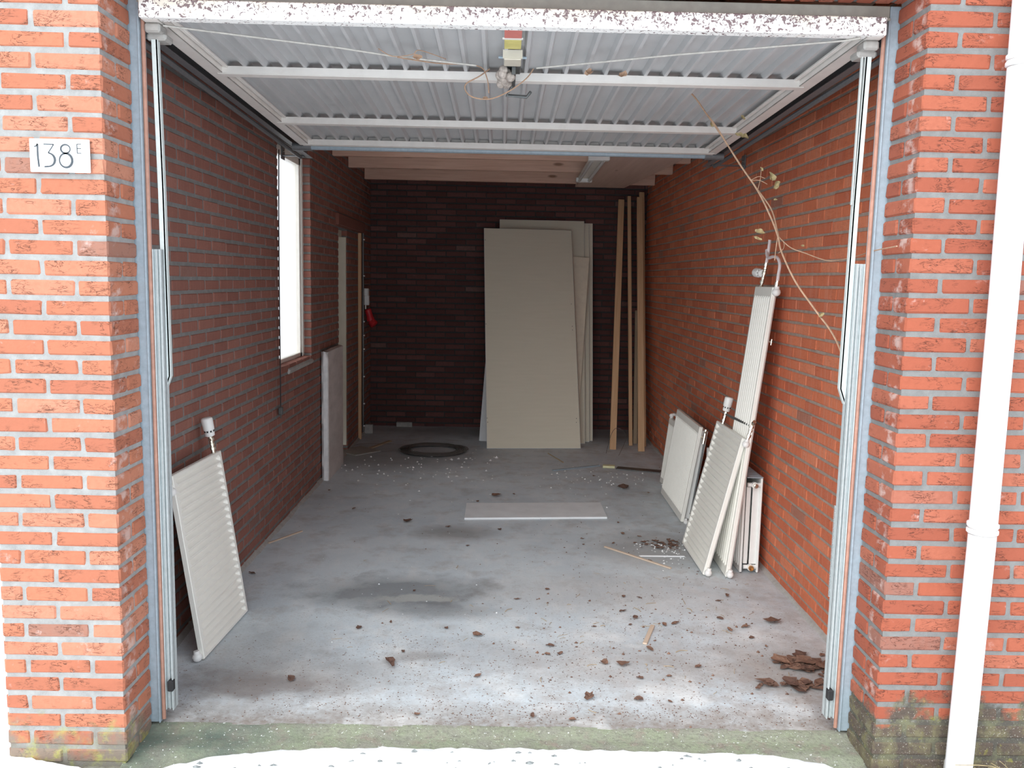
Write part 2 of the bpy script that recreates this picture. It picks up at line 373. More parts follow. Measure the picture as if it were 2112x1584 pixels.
def pier(g, ax, dx, x_end, z0, z1, phase, full_odd, ydep):
    """front wall ending in an arris at X=ax; dx=+1: masonry runs to larger X"""
    for k, a, b in brow(z0, z1, phase):
        full = (k % 2 == 1) == full_odd
        def bx(p, q, y0, y1):
            g.r = random.random(); t = random.uniform(-.001, .001)
            X0, X1 = ax+dx*p, ax+dx*q
            if (X1-x_end)*dx > 0: X1 = x_end
            if (X1-X0)*dx < .02: return
            g.box(X0, X1, y0+t, y1, a+t, b+t, .0055, None, .0016)
        if full: bx(-.003, L0, -.004, .096); bx(-.003, .10, .108, ydep); s = PER
        else: bx(-.003, .096, -.004, ydep); s = .096+J
        while (ax+dx*s-x_end)*dx < 0: bx(s, s+L0, -.004, .096); s += PER
PH = -.0193
YF = .208
# left pier
g = G(); pier(g, -1.2473, -1, -1.635, -.06, 3.1, PH, False, YF)
for k, a, b in brow(-.06, 3.1, PH):                       # outer end of the pier, seen as the left edge
    g.r = random.random(); g.box(-1.639, -1.60, .0, YF, a, b, .004, None, .001)
wl = g.build('wall_front_left', M['brick_l']); tag(wl, kind='structure')
g = G(); g.box(-1.632, -1.2503, 0.0, YF-.004, -.1, 3.1); tag(g.build('wall_front_left_mortar', M['mort_l'], wl), kind='structure')
# right pier
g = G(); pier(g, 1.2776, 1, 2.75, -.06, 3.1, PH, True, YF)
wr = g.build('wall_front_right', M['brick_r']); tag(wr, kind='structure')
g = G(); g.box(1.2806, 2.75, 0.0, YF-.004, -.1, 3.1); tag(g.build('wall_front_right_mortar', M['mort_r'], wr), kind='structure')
# lintel course above the opening
g = G(); x = -1.245
while x < 1.27:
    g.r = random.random(); g.box(x, min(x+.0505, 1.276), -.004, .10, 2.546, 2.746, .004, None, .001)
    g.r = random.random(); g.box(x, min(x+.0505, 1.276), .106, YF, 2.546, 2.746, .004, None, .001); x += .0625
wall_bricks(g, 'x', 0., -1, -1.2473, 1.2776, 2.76, 3.1, PH, .1)
wt = g.build('wall_front_top', M['brick_r']); tag(wt, kind='structure')
g = G(); g.box(-1.2473, 1.2776, 0.0, YF, 2.551, 3.1); tag(g.build('wall_front_top_mortar', M['mort_r'], wt), kind='structure')
# left inner wall with window opening and door recess
XL, XR, YB, ZT = -1.425, 1.5235, 6.557, 2.80
WIN = (2.75, 3.665, 1.02, 2.46); DR = (4.735, 5.15, .0, 2.03)
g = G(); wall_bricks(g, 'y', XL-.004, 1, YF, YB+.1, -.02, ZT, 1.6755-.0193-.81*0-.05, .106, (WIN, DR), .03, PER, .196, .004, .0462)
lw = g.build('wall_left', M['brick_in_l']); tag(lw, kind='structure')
def wall_core(g, x0, x1, ys, ye, holes):
    y = ys
    for h in holes:
        g.box(x0, x1, y, h[0]-.006, -.1, ZT)
        if h[2] > 0: g.box(x0, x1, h[0]-.006, h[1]+.006, -.1, h[2]-.006)
        g.box(x0, x1, h[0]-.006, h[1]+.006, h[3]+.006, ZT); y = h[1]+.006
    g.box(x0, x1, y, ye, -.1, ZT)
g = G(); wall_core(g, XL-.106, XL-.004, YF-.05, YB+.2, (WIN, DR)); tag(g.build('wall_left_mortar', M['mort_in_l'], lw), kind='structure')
# right inner wall
g = G(); wall_bricks(g, 'y', XR+.004, -1, YF, YB+.1, -.02, ZT, 2.1408-.0193, .05, (), .05, .2113, .2070, .004, .0505)
rw = g.build('wall_right', M['brick_in']); tag(rw, kind='structure')
g = G(); g.box(XR+.004, XR+.11, YF-.05, YB+.2, -.1, ZT); tag(g.build('wall_right_mortar', M['mort_in'], rw), kind='structure')
# back wall
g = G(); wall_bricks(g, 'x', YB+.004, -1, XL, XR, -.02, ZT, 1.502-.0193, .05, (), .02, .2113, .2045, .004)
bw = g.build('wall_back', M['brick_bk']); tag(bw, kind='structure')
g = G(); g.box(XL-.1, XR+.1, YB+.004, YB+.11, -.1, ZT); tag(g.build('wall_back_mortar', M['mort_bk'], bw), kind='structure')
# mortar fillets at the foot of the side walls
for nm, x, sg in (('trim_1', XL, 1), ('trim_2', XR, -1)):
    g = G(); n_ = 90; vs = []; fs = []
    for i in range(n_+1):
        y = YF+.06+(YB-YF-.06)*i/n_; w_ = .022+.016*noise.noise(V((y*3, sg, 0)))+.006*noise.noise(V((y*17, sg, 3))); h = .020+.012*noise.noise(V((y*4, 5, sg)))
        vs += [(x-.01*sg, y, max(.008, h)), (x+sg*w_*.5, y, max(.005, h*.7)), (x+sg*max(.012, w_), y, -.001)]
    for i in range(n_):
        a = i*3; q = [(a, a+1, a+4, a+3), (a+1, a+2, a+5, a+4)]; fs += q if sg > 0 else [t[::-1] for t in q]
    g.add(vs, fs, True); tag(g.build(nm, M['concblk']), kind='structure')
# floor, sill, ground, snow
g = G(); g.box(XL-.02, XR+.02, .222, YB+.05, -.12, 0); tag(g.build('floor', M['floor']), kind='structure')
g = G(); nx, ny = 160, 14; vs = []; fs = []
for i in range(nx+1):
    for k in range(ny+1):
        x = -1.262+2.56*i/nx; y = -.16+.39*k/ny
        vs.append((x, y, (-.010 if y < .2 else .001)+.006*noise.noise(V((x*6, y*9, 0)))+.003*noise.noise(V((x*30, y*30, 0)))-(.012 if y < .05 else 0)))
for i in range(nx):
    for k in range(ny):
        a = i*(ny+1)+k; fs.append((a, a+ny+1, a+ny+2, a+1))
g.add(vs, fs, True); tag(g.build('trim_3', M['sill']), kind='structure')
g = G(); g.box(-30, 30, -30, .3, -.3, -.035); tag(g.build('ground', M['ground']), kind='structure')
def sy(x):
    pts = [(-1.9, .02), (-1.66, .02), (-1.5, -.02), (-1.3, -.07), (-1.22, -.10), (-1.12, -.06), (-1.06, -.02), (-.95, .02), (-.8, .06), (-.45, .088), (0, .092), (.5, .088), (.9, .078), (1.03, .052), (1.12, .02), (1.2, -.04), (1.3, -.13), (2.0, -.2), (4, -.2)]
    for (a, b), (c_, d) in zip(pts, pts[1:]):
        if a <= x <= c_:
            t = (x-a)/(c_-a); return b+(d-b)*t+.010*noise.noise(V((x*9, 0, 0)))+.006*noise.noise(V((x*33, 0, 0)))
    return .02 if x < 0 else -.2
g = G(); vs = []; fs = []; xs = [-1.9+i*.02 for i in range(int(5.9/.02)+1)]; ds = [0, .006, .02, .05, .09, .14, .2, .3, .5, .9]
for x in xs:
    for d in ds:
        y = sy(x)-d; h = -.028 if d == 0 else -.004+.010*min(1, d/.05)+.006*noise.noise(V((x*14, y*20, 1)))+.004*noise.noise(V((x*40, y*50, 1)))
        hl = noise.noise(V((x*9+7, y*22, 4)))
        if hl > .42 and d > .02: h -= .02*min(1, (hl-.42)*9)
        vs.append((x, y, h))
nd = len(ds)
for i in range(len(xs)-1):
    for k in range(nd-1):
        a = i*nd+k; fs.append((a, a+1, a+nd+1, a+nd))
g.add(vs, fs, True)
g.add([(-30, -30, -.005), (30, -30, -.005), (30, -.85, .0), (-30, -.85, .0)], [(0, 1, 2, 3)])
g.add([(-30, -.9, -.002), (-1.86, -.9, -.002), (-1.86, .0, -.004), (-1.645, .0, -.004), (-1.645, 30, -.004), (-30, 30, -.004)], [(0, 1, 2, 3, 4, 5)])
tag(g.build('snow', M['snow']), 'white trodden snow lying in front of the garage sill and piers', 'snow', kind='stuff')
g = G()
for i in range(44):
    x = random.uniform(-1.0, 1.15); y = sy(x)-random.choice((.03, .05, .09, .1, .13))-random.uniform(0, .02); r = random.uniform(.005, .013)
    vs = []; a0 = random.random()*6
    for k in range(7): th = a0+2*PI*k/7; q = r*random.uniform(.6, 1.2); vs.append((x+math.cos(th)*q*1.5, y+math.sin(th)*q*.7, .003))
    vs.append((x, y, .011)); g.add(vs, [(k, (k+1) % 7, 7) for k in range(7)])
tag(g.build('gravel', M['stone']), 'grey stone chips poking through the snow at the sill', 'gravel', kind='stuff')
# ceiling
g = G(); g.box(XL-.1, XR+.1, .1, YB+.2, ZT, ZT+.15); tag(g.build('ceiling', M['deck']), kind='structure')
jl = ['pine roof joist nearest the dark back wall, far end of ceiling', 'second pine roof joist counted from the back wall', 'third pine roof joist from the back wall, above the near end of strip lamp', 'fourth pine roof joist from the back wall, just hidden by the open door', 'fifth pine roof joist from the back wall, above the open door']
for i, y in enumerate((6.13, 5.22, 4.48, 3.80, 3.1)):
    g = G(); g.box(-1.42, 1.52, -.03, .03, 0, .2, .004, None); o = g.build('ceiling_joist', M['joist']); o.location = (0, y, 2.598)
    tag(o, jl[i], 'joist', 'pine joists across the ceiling')
g = G(); g.add([(.74, 3.3, 2.574), (1.40, 3.3, 2.574), (1.36, 4.4, 2.574), (1.22, 6.2, 2.574), (.72, 6.2, 2.574)], [(0, 1, 2, 3, 4)[::-1]]); g.add([(.74, 3.3, 2.596), (1.40, 3.3, 2.596), (1.36, 4.4, 2.596), (1.22, 6.2, 2.596), (.72, 6.2, 2.596)], [(0, 1, 2, 3, 4)]); g.add([(.74, 3.3, 2.574), (1.40, 3.3, 2.574), (1.36, 4.4, 2.574), (1.22, 6.2, 2.574), (.72, 6.2, 2.574), (.74, 3.3, 2.596), (1.40, 3.3, 2.596), (1.36, 4.4, 2.596), (1.22, 6.2, 2.596), (.72, 6.2, 2.596)], [(k, (k+1) % 5, 5+(k+1) % 5, 5+k) for k in range(5)])
tag(g.build('plywood_sheet', M['ply']), 'brown plywood sheet nailed under the joists right of the strip lamp', 'plywood')

# ---------------------------------------------------------------- window and side door
XW = XL-.085
wnd = empty('window_1', (XW, 3.2, 1.0)); tag(wnd, kind='structure')
def st(o): return tag(o, kind='structure')
def rel(o, p): o.parent = p; o.matrix_parent_inverse = p.matrix_world.inverted() if False else Matrix.Translation(-V(p.location)); return o
g = G(); y0, y1, z0, z1 = WIN; e = .055
for a in ((y0-.02, y1+.02, z1-e, z1+.02), (y0-.02, y1+.02, z0-.01, z0+.035), (y0-.02, y0+e, z0, z1), (y1-e-.02, y1+.02, z0, z1)):
    g.box(XW-.035, XW+.02, a[0], a[1], a[2], a[3], .003)
g.box(XW-.02, XW+.03, y1-.035, y1+.01, z0, z1, .003)
rel(st(g.build('window_frame', M['white'])), wnd)
g = G(); g.box(XW-.012, XW-.006, y0, y1, z0, z1); rel(st(g.build('glass_pane', M['glass'])), wnd)
g = G(); vs = []
g.box(XW-.02, XL-.012, y0, y1+.0, z0-.07, z0-.012, .004); g.box(XL-.05, XL+.012, y0+.2, y1+.02, z0-.055, z0-.015, .012, None, .004)
rel(st(g.build('window_sill', M['concblk'])), wnd)
dr = empty('door_1', (XL-.08, 4.95, 0)); tag(dr, kind='structure')
g = G(); g.box(XL-.115, XL-.075, 4.72, 5.17, .02, 2.03, .003); rel(st(g.build('door_panel', M['cream'])), dr)
g = G(); g.box(XL-.09, XL-.02, 4.72, 4.775, .03, 2.03, .003); g.box(XL-.10, XL-.006, 5.118, 5.138, .06, 1.97, .003); g.box(XL-.09, XL-.05, 4.72, 5.16, 1.97, 2.03, .003); rel(st(g.build('door_frame', M['cream'])), dr)
g = G(); g.box(XL-.002, XL+.03, 4.6, 6.0, 2.05, 2.15, .006); rel(st(g.build('door_lintel', M['brick_in_l'])), dr)

# ---------------------------------------------------------------- steel door frame
fr = empty('garage_door_frame', (0, YF, 0)); tag(fr, 'blue-grey galvanised steel frame lining the garage opening', 'door frame')
for nm, ax, d in (('left', -1.2473, 1), ('right', 1.2776, -1)):
    def X(a): return ax+d*a
    g = G(); g.box(X(-.02), X(.029), YF, YF+.05, .012, 2.54, .002); g.box(X(.029), X(.034), YF-.006, YF+.05, .012, 2.50, .001)
    p = g.build('jamb_post', M['zinc']); rel(p, fr)
    g = G(); g.tube([(X(.041), YF+.012, .02), (X(.041), YF+.012, 2.50)], .007, 8); q = g.build('seal_strip', M['rust']); rel(q, fr); q['label'] = 'orange brown seal strip'
    g = G()
    for a, b, c0, c1 in ((.049, .079, .02, .026), (.049, .053, .008, .05), (.075, .079, .004, .05), (.060, .066, .012, .03)): g.box(X(a), X(b), YF+c0, YF+c1, .055, 1.70, .0015)
    q = g.build('spring_channel', M['zinc2']); rel(q, fr); q['label'] = 'pale ribbed steel channel on the lower jamb'
    g = G(); g.box(X(.062), X(.082), YF-.006, YF+.02, .13, .17, .003); q = g.build('rubber_buffer', M['black']); rel(q, fr); q['label'] = 'small black buffer'
g = G(); g.box(-1.2175, 1.2475, YF+.001, YF+.05, 2.497, 2.5405, .002); g.box(-1.217, 1.247, YF-.008, YF+.001, 2.492, 2.50, .001); rel(g.build('header_rail', M['header']), fr)
# spring on the right jamb
g = G(); ps = []
for i in range(0, 62*10): th = i/10*2*PI; ps.append((1.205+.009*math.cos(th), .262+.009*math.sin(th), .50+i/10*.0055))
g.tube(ps, .0017, 5); tag(g.build('coil_spring', M['zinc2']), 'thin coiled steel spring hanging inside the right door jamb', 'spring')

# ---------------------------------------------------------------- up-and-over door
A = math.atan2(2.37-2.435, 2.21)
MD = Matrix.Translation((.012, .17, 2.435)) @ Matrix.Rotation(A, 4, 'X')
gd = empty('garage_door', M=MD); tag(gd, 'white ribbed steel up-and-over garage door swung open overhead', 'garage door')
DL = 2.212; HW = 1.21
g = G(); pit = .0800; ts = []; x = -HW+.05
prof = [(-HW+.02, .050)]
while x < HW-.06:
    prof += [(x, .050), (x+.008, .028), (x+.020, .028), (x+.028, .050)]; x += pit
prof.append((HW-.02, .050))
vs = []; fs = []
for px, pz in prof: vs += [(px, .01, pz), (px, DL-.01, pz)]
for i in range(len(prof)-1): fs.append((i*2, i*2+2, i*2+3, i*2+1)[::-1])
k = len(vs); vs += [(px, yy, pz+.004) for px, pz in prof for yy in (.01, DL-.01)]
for i in range(len(prof)-1): fs.append((k+i*2, k+i*2+2, k+i*2+3, k+i*2+1))
g.add(vs, fs); g.build('ribbed_sheet', M['sheet'], gd)
g = G(); g.box(-HW, HW, -.006, .014, 0, .058, .003); g.box(-HW, HW, .014, .045, .002, .008, .001); o = g.build('front_edge', M['peel'], gd); o['label'] = 'white bottom rail with peeling paint'
for sgn in (-1, 1):
    g = G(); a, b = sgn*HW, sgn*(HW-.055); g.box(a, b, .014, DL, 0, .004, .001); g.box(a, sgn*(HW-.004), .014, DL, 0, .045, .001); g.box(sgn*(HW-.051), b, .014, DL, 0, .03, .001); g.box(sgn*(HW-.062), sgn*(HW-.078), .014, DL, .020, .03, .002)
    g.build('side_frame', M['dframe'], gd)
for y1, wd in ((.700, HW-.035), (1.625, HW-.03), (DL, HW-.02)):
    g = G(); y0 = y1-.045; g.box(-wd, wd, y0, y0+.003, .0, .028, .001); g.box(-wd, wd, y0, y1, -.004, .0, .001); g.box(-wd, wd, y1-.003, y1, 0, .056 if y1 == DL else .028, .001)
    g.build('cross_bar', M['dframe'], gd)
g = G(); g.tube([(-HW+.02, DL+.028, -.004), (HW-.02, DL+.028, -.004)], .017, 12); g.build('end_tube', M['zinc'], gd)
for sx in (-1, 1):
    g = G(); g.tube([(sx*(HW-.06), DL+.028, -.004), (sx*(HW+.05), DL+.028, -.004)], .023, 12); o = g.build('track_roller', M['track'], gd)
g = G(); g.box(-.026, .026, -.0, .0, 0, 0)
g = G(); g.box(-.033, .027, .06, .20, .0235, .0265, .001)
o = g.build('warning_sticker', M['redst'], gd); o['label'] = 'faded red warning sticker'
g = G(); g.box(-.033, .027, .225, .325, .0235, .0265, .001); o = g.build('warning_sticker', M['yel'], gd); o['label'] = 'faded yellow warning sticker'
g = G(); g.box(-.04, .032, .20, .218, .0235, .0262, .001); o = g.build('warning_sticker', M['white'], gd); o['label'] = 'white strip between the two stickers'
g = G(); g.box(-.034, .030, .36, .45, -.004, .03, .003); g.box(-.038, .034, .355, .362, .0, .03); o = g.build('lock_box', M['cream'], gd); o['label'] = 'cream lock cover with small pins'
for sx in (-1, 1): g = G(); g.tube([(sx*.03-.002, .39, .012), (sx*.052-.002, .39, .012)], .005, 8); g.build('pin', M['zinc'], o)
g = G(); g.box(-.034, .030, .45, .58, .002, .02, .002); g.box(-.004, .012, .46, .66, -.03, .0, .002); g.tube([(.004, .64, -.02), (-.02, .68, -.055), (.06, .68, -.06), (.075, .66, -.045)], .007, 8); o = g.build('lock_mechanism', M['steel'], gd); o['label'] = 'dark steel lock mechanism and lever'
# latch rods from lock to the corners
dm = MD.inverted()
def W(p): return dm @ V(p)
for nm, pts in (('latch_rod', [W((-1.146, 0.233, 2.433)), W((-0.854, 0.343, 2.430)), W((-0.604, 0.434, 2.427)), W((-0.443, 0.514, 2.425)), W((-0.126, 0.619, 2.422))]), ('latch_rod', [W((0.101, 0.632, 2.421)), W((0.352, 0.527, 2.425)), W((0.596, 0.416, 2.428)), W((0.858, 0.315, 2.431)), W((1.114, 0.214, 2.434)), W((1.146, 0.186, 2.435))])):
    g = G(); g.tube([p+V((0, 0, -.004)) for p in pts], .0034, 6); o = g.build(nm, M['rod'], gd)
# lift arms
for sx, top in ((-1, (-1.172, .25)), (1, (1.193, .25))):
    s2 = -sx
    x0 = top[0]
    g = G()
    def bar(pts, wd, dp, g=g):
        for (xa, za), (xb, zb) in zip(pts, pts[1:]):
            vs = [(xa-wd/2, .245, za), (xa+wd/2, .245, za), (xa+wd/2, .245+dp, za), (xa-wd/2, .245+dp, za), (xb-wd/2, .245, zb), (xb+wd/2, .245, zb), (xb+wd/2, .245+dp, zb), (xb-wd/2, .245+dp, zb)]
            g.add(vs, [(3, 2, 1, 0), (4, 5, 6, 7), (0, 1, 5, 4), (1, 2, 6, 5), (2, 3, 7, 6), (3, 0, 4, 7)])
    P_ = [(x0+sx*.008-.000, 2.40), (x0, 1.9), (x0-sx*.004, 1.30), (x0-sx*.004, 1.265), (x0+sx*.016, 1.21)]
    bar([(a, b) for a, b in P_][::-1], .021, .004); bar([(a+s2*.006, b) for a, b in P_][::-1], .005, .024)
    bar([(x0+sx*.016, 1.085), (x0+sx*.016, 1.225)], .013, .006)
    bar([(x0-sx*.0145, 1.90), (x0-sx*.0125, 2.39)][::1], .003, .012) if sx > 0 else None
    o = g.build('lift_arm', M['arm']); o.parent = gd; o.matrix_parent_inverse = dm
    g = G(); cx = x0+sx*.002; yb = .19
    g.box(cx-.026, cx+.026, yb+.02, yb+.085, 2.402, 2.432, .006); g.box(cx-.034, cx+.034, yb+.05, yb+.12, 2.385, 2.41, .008)
    o = g.build('corner_bracket', M['brkt']); o.parent = gd; o.matrix_parent_inverse = dm
g = G(); g.tube([(-1.196, .25, 1.30), (-1.168, .25, 1.30)], .007, 8); g.tube([(-1.186, .25, 1.285), (-1.186, .25, 1.312)], .005, 8); o = g.build('pivot_bolt', M['chrome']); o.parent = gd; o.matrix_parent_inverse = dm
# tracks
for sx, side in ((-1, 'left'), (1, 'right')):
    t = empty('door_track', (sx*1.27+.012, 1.5, 2.42)); tag(t, 'dark steel door track running back along the %s brick wall' % side, 'door track')
    x = sx*1.262+.012
    g = G(); ya, yb, za, zb = .26, 2.95, 2.447, 2.375
    for dz, dx0, dx1, th in ((0, 0, .035, .003), (.055, 0, .035, .003)):
        g.add([(x+sx*dx0, ya, za+dz), (x+sx*dx1, ya, za+dz), (x+sx*dx1, yb, zb+dz), (x+sx*dx0, yb, zb+dz), (x+sx*dx0, ya, za+dz-th), (x+sx*dx1, ya, za+dz-th), (x+sx*dx1, yb, zb+dz-th), (x+sx*dx0, yb, zb+dz-th)], [(0, 1, 2, 3), (7, 6, 5, 4), (0, 4, 5, 1), (1, 5, 6, 2), (2, 6, 7, 3), (3, 7, 4, 0)])
    xo = x+sx*.035
    g.add([(xo, ya, za), (xo, yb, zb), (xo, yb, zb+.055), (xo, ya, za+.055), (xo+sx*.003, ya, za), (xo+sx*.003, yb, zb), (xo+sx*.003, yb, zb+.055), (xo+sx*.003, ya, za+.055)], [(0, 1, 2, 3), (7, 6, 5, 4), (0, 4, 5, 1), (2, 6, 7, 3)])
    g.add([(x, ya, za+.035), (x, yb, zb+.035), (x, yb, zb+.055), (x, ya, za+.055)], [(0, 1, 2, 3)])
    xo2 = x+sx*.055
    g.tube([(xo2, ya, za-.012), (xo2, yb-.1, zb-.010)], .012, 8)
    rel(g.build('rail', M['track']), t)
    g = G(); yw = 2.86; xw = (XL if sx < 0 else XR)
    g.box(xo, xw, yw-.02, yw+.02, 2.37, 2.376, .001); g.box(xw, xw-sx*.006, yw-.03, yw+.05, 2.35, 2.44, .001); g.box(xo, xo+sx*.005, yw-.02, yw+.02, 2.37, 2.60, .001)
    rel(g.build('wall_bracket', M['track']), t)
    g = G(); g.lathe([(0, .006), (.008, .006)], (xw-sx*.008, yw, 2.40), (-sx, 0, 0), 8); rel(g.build('screw', M['chrome']), t)

# wasp nest, leaf bits and vine on the door
g = G()
for i in range(26):
    p = V(W((-0.016, 0.696, 2.420)))+V((random.uniform(-.026, .026), random.uniform(-.06, .06), -.015+random.uniform(-.028, .006))); g.ball(p, random.uniform(.012, .02), 8)
o = g.build('insect_nest', M['nest']); o.matrix_world = MD; tag(o, 'crumbly grey insect nest stuck beside the door lock', 'nest')
def leaf(g, c, s, lift=.3, seed=0, tilt=None):
    rnd = random.Random(seed); g.r = rnd.random(); n1 = 11; vs = []; fs = []; a0 = rnd.random()*6; el = rnd.uniform(.4, .8); ph = rnd.random()*9
    R0 = [rnd.uniform(.55, 1.15) for _ in range(n1)]
    for ring, rr_ in ((1, .45), (2, .8), (3, 1.)):
        for k in range(n1):
            th = 2*PI*k/n1; r = s*rr_*(1+(R0[k]-1)*rr_); x = r*math.cos(th); y = r*el*math.sin(th)
            z = lift*s*(.5+.5*noise.noise(V((x/s*1.6+ph, y/s*1.6, ph))))*1.0+abs(y)/s*lift*s*.7*rr_
            vs.append(V((x*math.cos(a0)-y*math.sin(a0), x*math.sin(a0)+y*math.cos(a0), max(z, 0)+.0015)))
    vs.append(V((0, 0, lift*s*.35))); c0 = len(vs)-1
    for k in range(n1):
        k2 = (k+1) % n1; fs.append((c0, k, k2)); fs.append((k, n1+k, n1+k2, k2)); fs.append((n1+k, 2*n1+k, 2*n1+k2, n1+k2))
    if tilt is not None: vs = [tilt @ p for p in vs]
    g.add([p+V(c) for p in vs], fs)
vn = empty('dead_vine', (0.933, 1.000, 2.206)); tag(vn, 'long dead vine hanging from the open door beside the right wall', 'vine')
VP = [(0.273, 1.250, 2.530), (0.538, 1.200, 2.511), (0.734, 1.150, 2.490), (0.796, 1.100, 2.433), (0.845, 1.050, 2.350), (0.904, 1.000, 2.250), (0.986, 0.950, 2.111), (1.042, 0.900, 2.013), (1.086, 0.850, 1.905), (1.107, 0.800, 1.820), (1.110, 0.750, 1.754), (1.138, 0.650, 1.638), (1.185, 0.550, 1.533), (1.223, 0.450, 1.443), (1.221, 0.330, 1.355), (1.222, 0.300, 1.262)]
V2 = [(0.845, 1.050, 2.350), (0.884, 1.000, 2.281), (0.969, 0.970, 2.143), (1.031, 0.930, 2.043), (1.103, 0.900, 1.939), (1.113, 0.840, 1.855), (1.113, 0.800, 1.810)]
V3 = [(1.107, 0.800, 1.820), (1.154, 0.780, 1.775), (1.201, 0.740, 1.752), (1.285, 0.700, 1.722), (1.300, 0.500, 1.732), (1.250, 0.220, 1.744), (1.222, -0.020, 1.751)]
V4 = [(1.107, 0.800, 1.820), (1.102, 0.800, 1.765), (1.100, 0.800, 1.722)]
V5 = [(1.107, 0.800, 1.820), (1.129, 0.790, 1.795), (1.130, 0.790, 1.771), (1.111, 0.790, 1.751)]
g = G()
for P_, r in ((VP, .0036), (V2, .003), (V3, .0022), (V4, .002), (V5, .0014)): g.tube(spline(P_, 6), r, 6)
for a, b, c_ in (((1.017, 0.920, 2.054), (1.045, 0.900, 2.068), (1.066, 0.880, 2.058)), ((1.017, 0.920, 2.054), (1.050, 0.900, 2.052), (1.077, 0.880, 2.035)), ((1.044, 0.900, 2.013), (1.052, 0.900, 2.056), (1.054, 0.900, 2.100))): g.tube(spline([a, b, c_], 5), .0014, 5)
rel(g.build('stem', M['vine']), vn)
for i, (p, s_) in enumerate((((1.090, 0.880, 2.059), .024), ((1.112, 0.880, 2.028), .024), ((0.993, 0.970, 2.235), .022), ((0.972, 0.970, 2.242), .018), ((1.036, 0.820, 1.833), .02), ((1.030, 0.820, 1.806), .017), ((1.054, 0.900, 2.096), .011), ((1.105, 0.860, 1.969), .009), ((0.993, 1.000, 2.316), .014), ((0.870, 1.030, 2.294), .013), ((1.197, 0.520, 1.512), .016), ((0.781, 1.100, 2.564), .013), ((0.299, 1.240, 2.487), .012), ((1.200, 0.770, 1.780), .008))):
    g = G(); leaf(g, (0, 0, 0), s_, .8, i+50, Matrix.Rotation(1.2, 4, 'X') @ Matrix.Rotation(i*1.3, 4, 'Z')); o = g.build('leaf', M['dleaf']); o.parent = vn; o.location = V(p)-V(vn.location)
g = G(); LP_ = [(-0.077, 0.750, 2.438), (-0.119, 0.750, 2.408), (-0.167, 0.750, 2.381), (-0.171, 0.750, 2.355), (-0.142, 0.750, 2.330), (-0.075, 0.750, 2.324), (0.000, 0.720, 2.349), (0.065, 0.700, 2.393), (0.092, 0.700, 2.430)]
g.tube(spline(LP_, 6), .0026, 6); g.tube(spline([(-0.407, 0.500, 2.412), (-0.274, 0.600, 2.419), (-0.123, 0.700, 2.436), (-0.088, 0.750, 2.405), (-0.079, 0.750, 2.346)], 6), .0022, 6); g.tube(spline([(-0.469, 0.450, 2.428), (-0.424, 0.500, 2.415), (-0.354, 0.500, 2.423), (-0.326, 0.500, 2.438), (-0.238, 0.600, 2.434)], 6), .0016, 6)
tag(g.build('vine_loop', M['vine']), 'loop of thin dead vine dangling below the door lock', 'vine')
for i, (lb, p, s_) in enumerate((('small dry leaf caught on the left latch rod', (-0.326, 0.422, 2.428), .02), ('dry curled leaf on the right latch rod nearest the lock', (0.292, 0.564, 2.423), .022), ('dark dry leaf curled beneath the right latch rod', (0.420, 0.591, 2.423), .022), ('dry leaf scrap hanging from the vine loop', (-0.095, 0.995, 2.411), .018))):
    g = G(); leaf(g, (0, 0, 0), s_, .9, i+90, Matrix.Rotation(.9, 4, 'X')); o = g.build('dry_leaf', M['vine']); o.location = V(p)+V((0, 0, -.045)); tag(o, lb, 'leaf')
g = G()
for i in range(14): 
    a = V((1.223, 0.270, 1.275)); g.tube([a+V((random.uniform(-.012, .01), random.uniform(-.01, .01), random.uniform(-.04, .04))) for _ in range(3)], .002, 5)
tag(g.build('twig_bundle', M['wood2']), 'small tangle of twigs lodged behind the right lift arm', 'twigs')

# ---------------------------------------------------------------- strip lamp
lm = empty('strip_lamp', (.73, 4.5, 2.55)); tag(lm, 'white fluorescent strip lamp fixed under the ceiling joists', 'lamp')
A0 = V((0.714, 3.975, 2.550)); A1 = V((0.738, 5.475, 2.550)); dv = (A1-A0); Ln = dv.length; ang = math.atan2(-dv.x, dv.y)
ML = Matrix.Translation(A0) @ Matrix.Rotation(ang, 4, 'Z'); lm.matrix_world = ML
g = G(); g.box(-.055, .055, 0, Ln, .02, .046, .004); g.build('housing', M['white'], lm)
g = G(); g.box(-.082, .082, -.01, .06, -.01, .03, .006); g.build('end_cap', M['white2'], lm)
g = G(); g.box(-.075, .075, Ln-.05, Ln+.01, -.012, .03, .006); g.build('end_cap', M['white2'], lm)
for sx in (-1, 1): g = G(); g.tube([(sx*.045, .05, .0), (sx*.045, Ln-.05, .0)], .013, 12); g.build('fluorescent_tube', M['tube'], lm)
g = G(); g.tube(spline([(.08, Ln*.5, .035), (.16, Ln*.62, .035), (.24, Ln*.72, .035), (.22, Ln*.78, .035), (.05, Ln*1.0, .035)], 6), .006, 6); tag(g.build('lamp_cable', M['steel']), 'dark cable looping from the strip lamp across the plywood', 'cable').matrix_world = ML

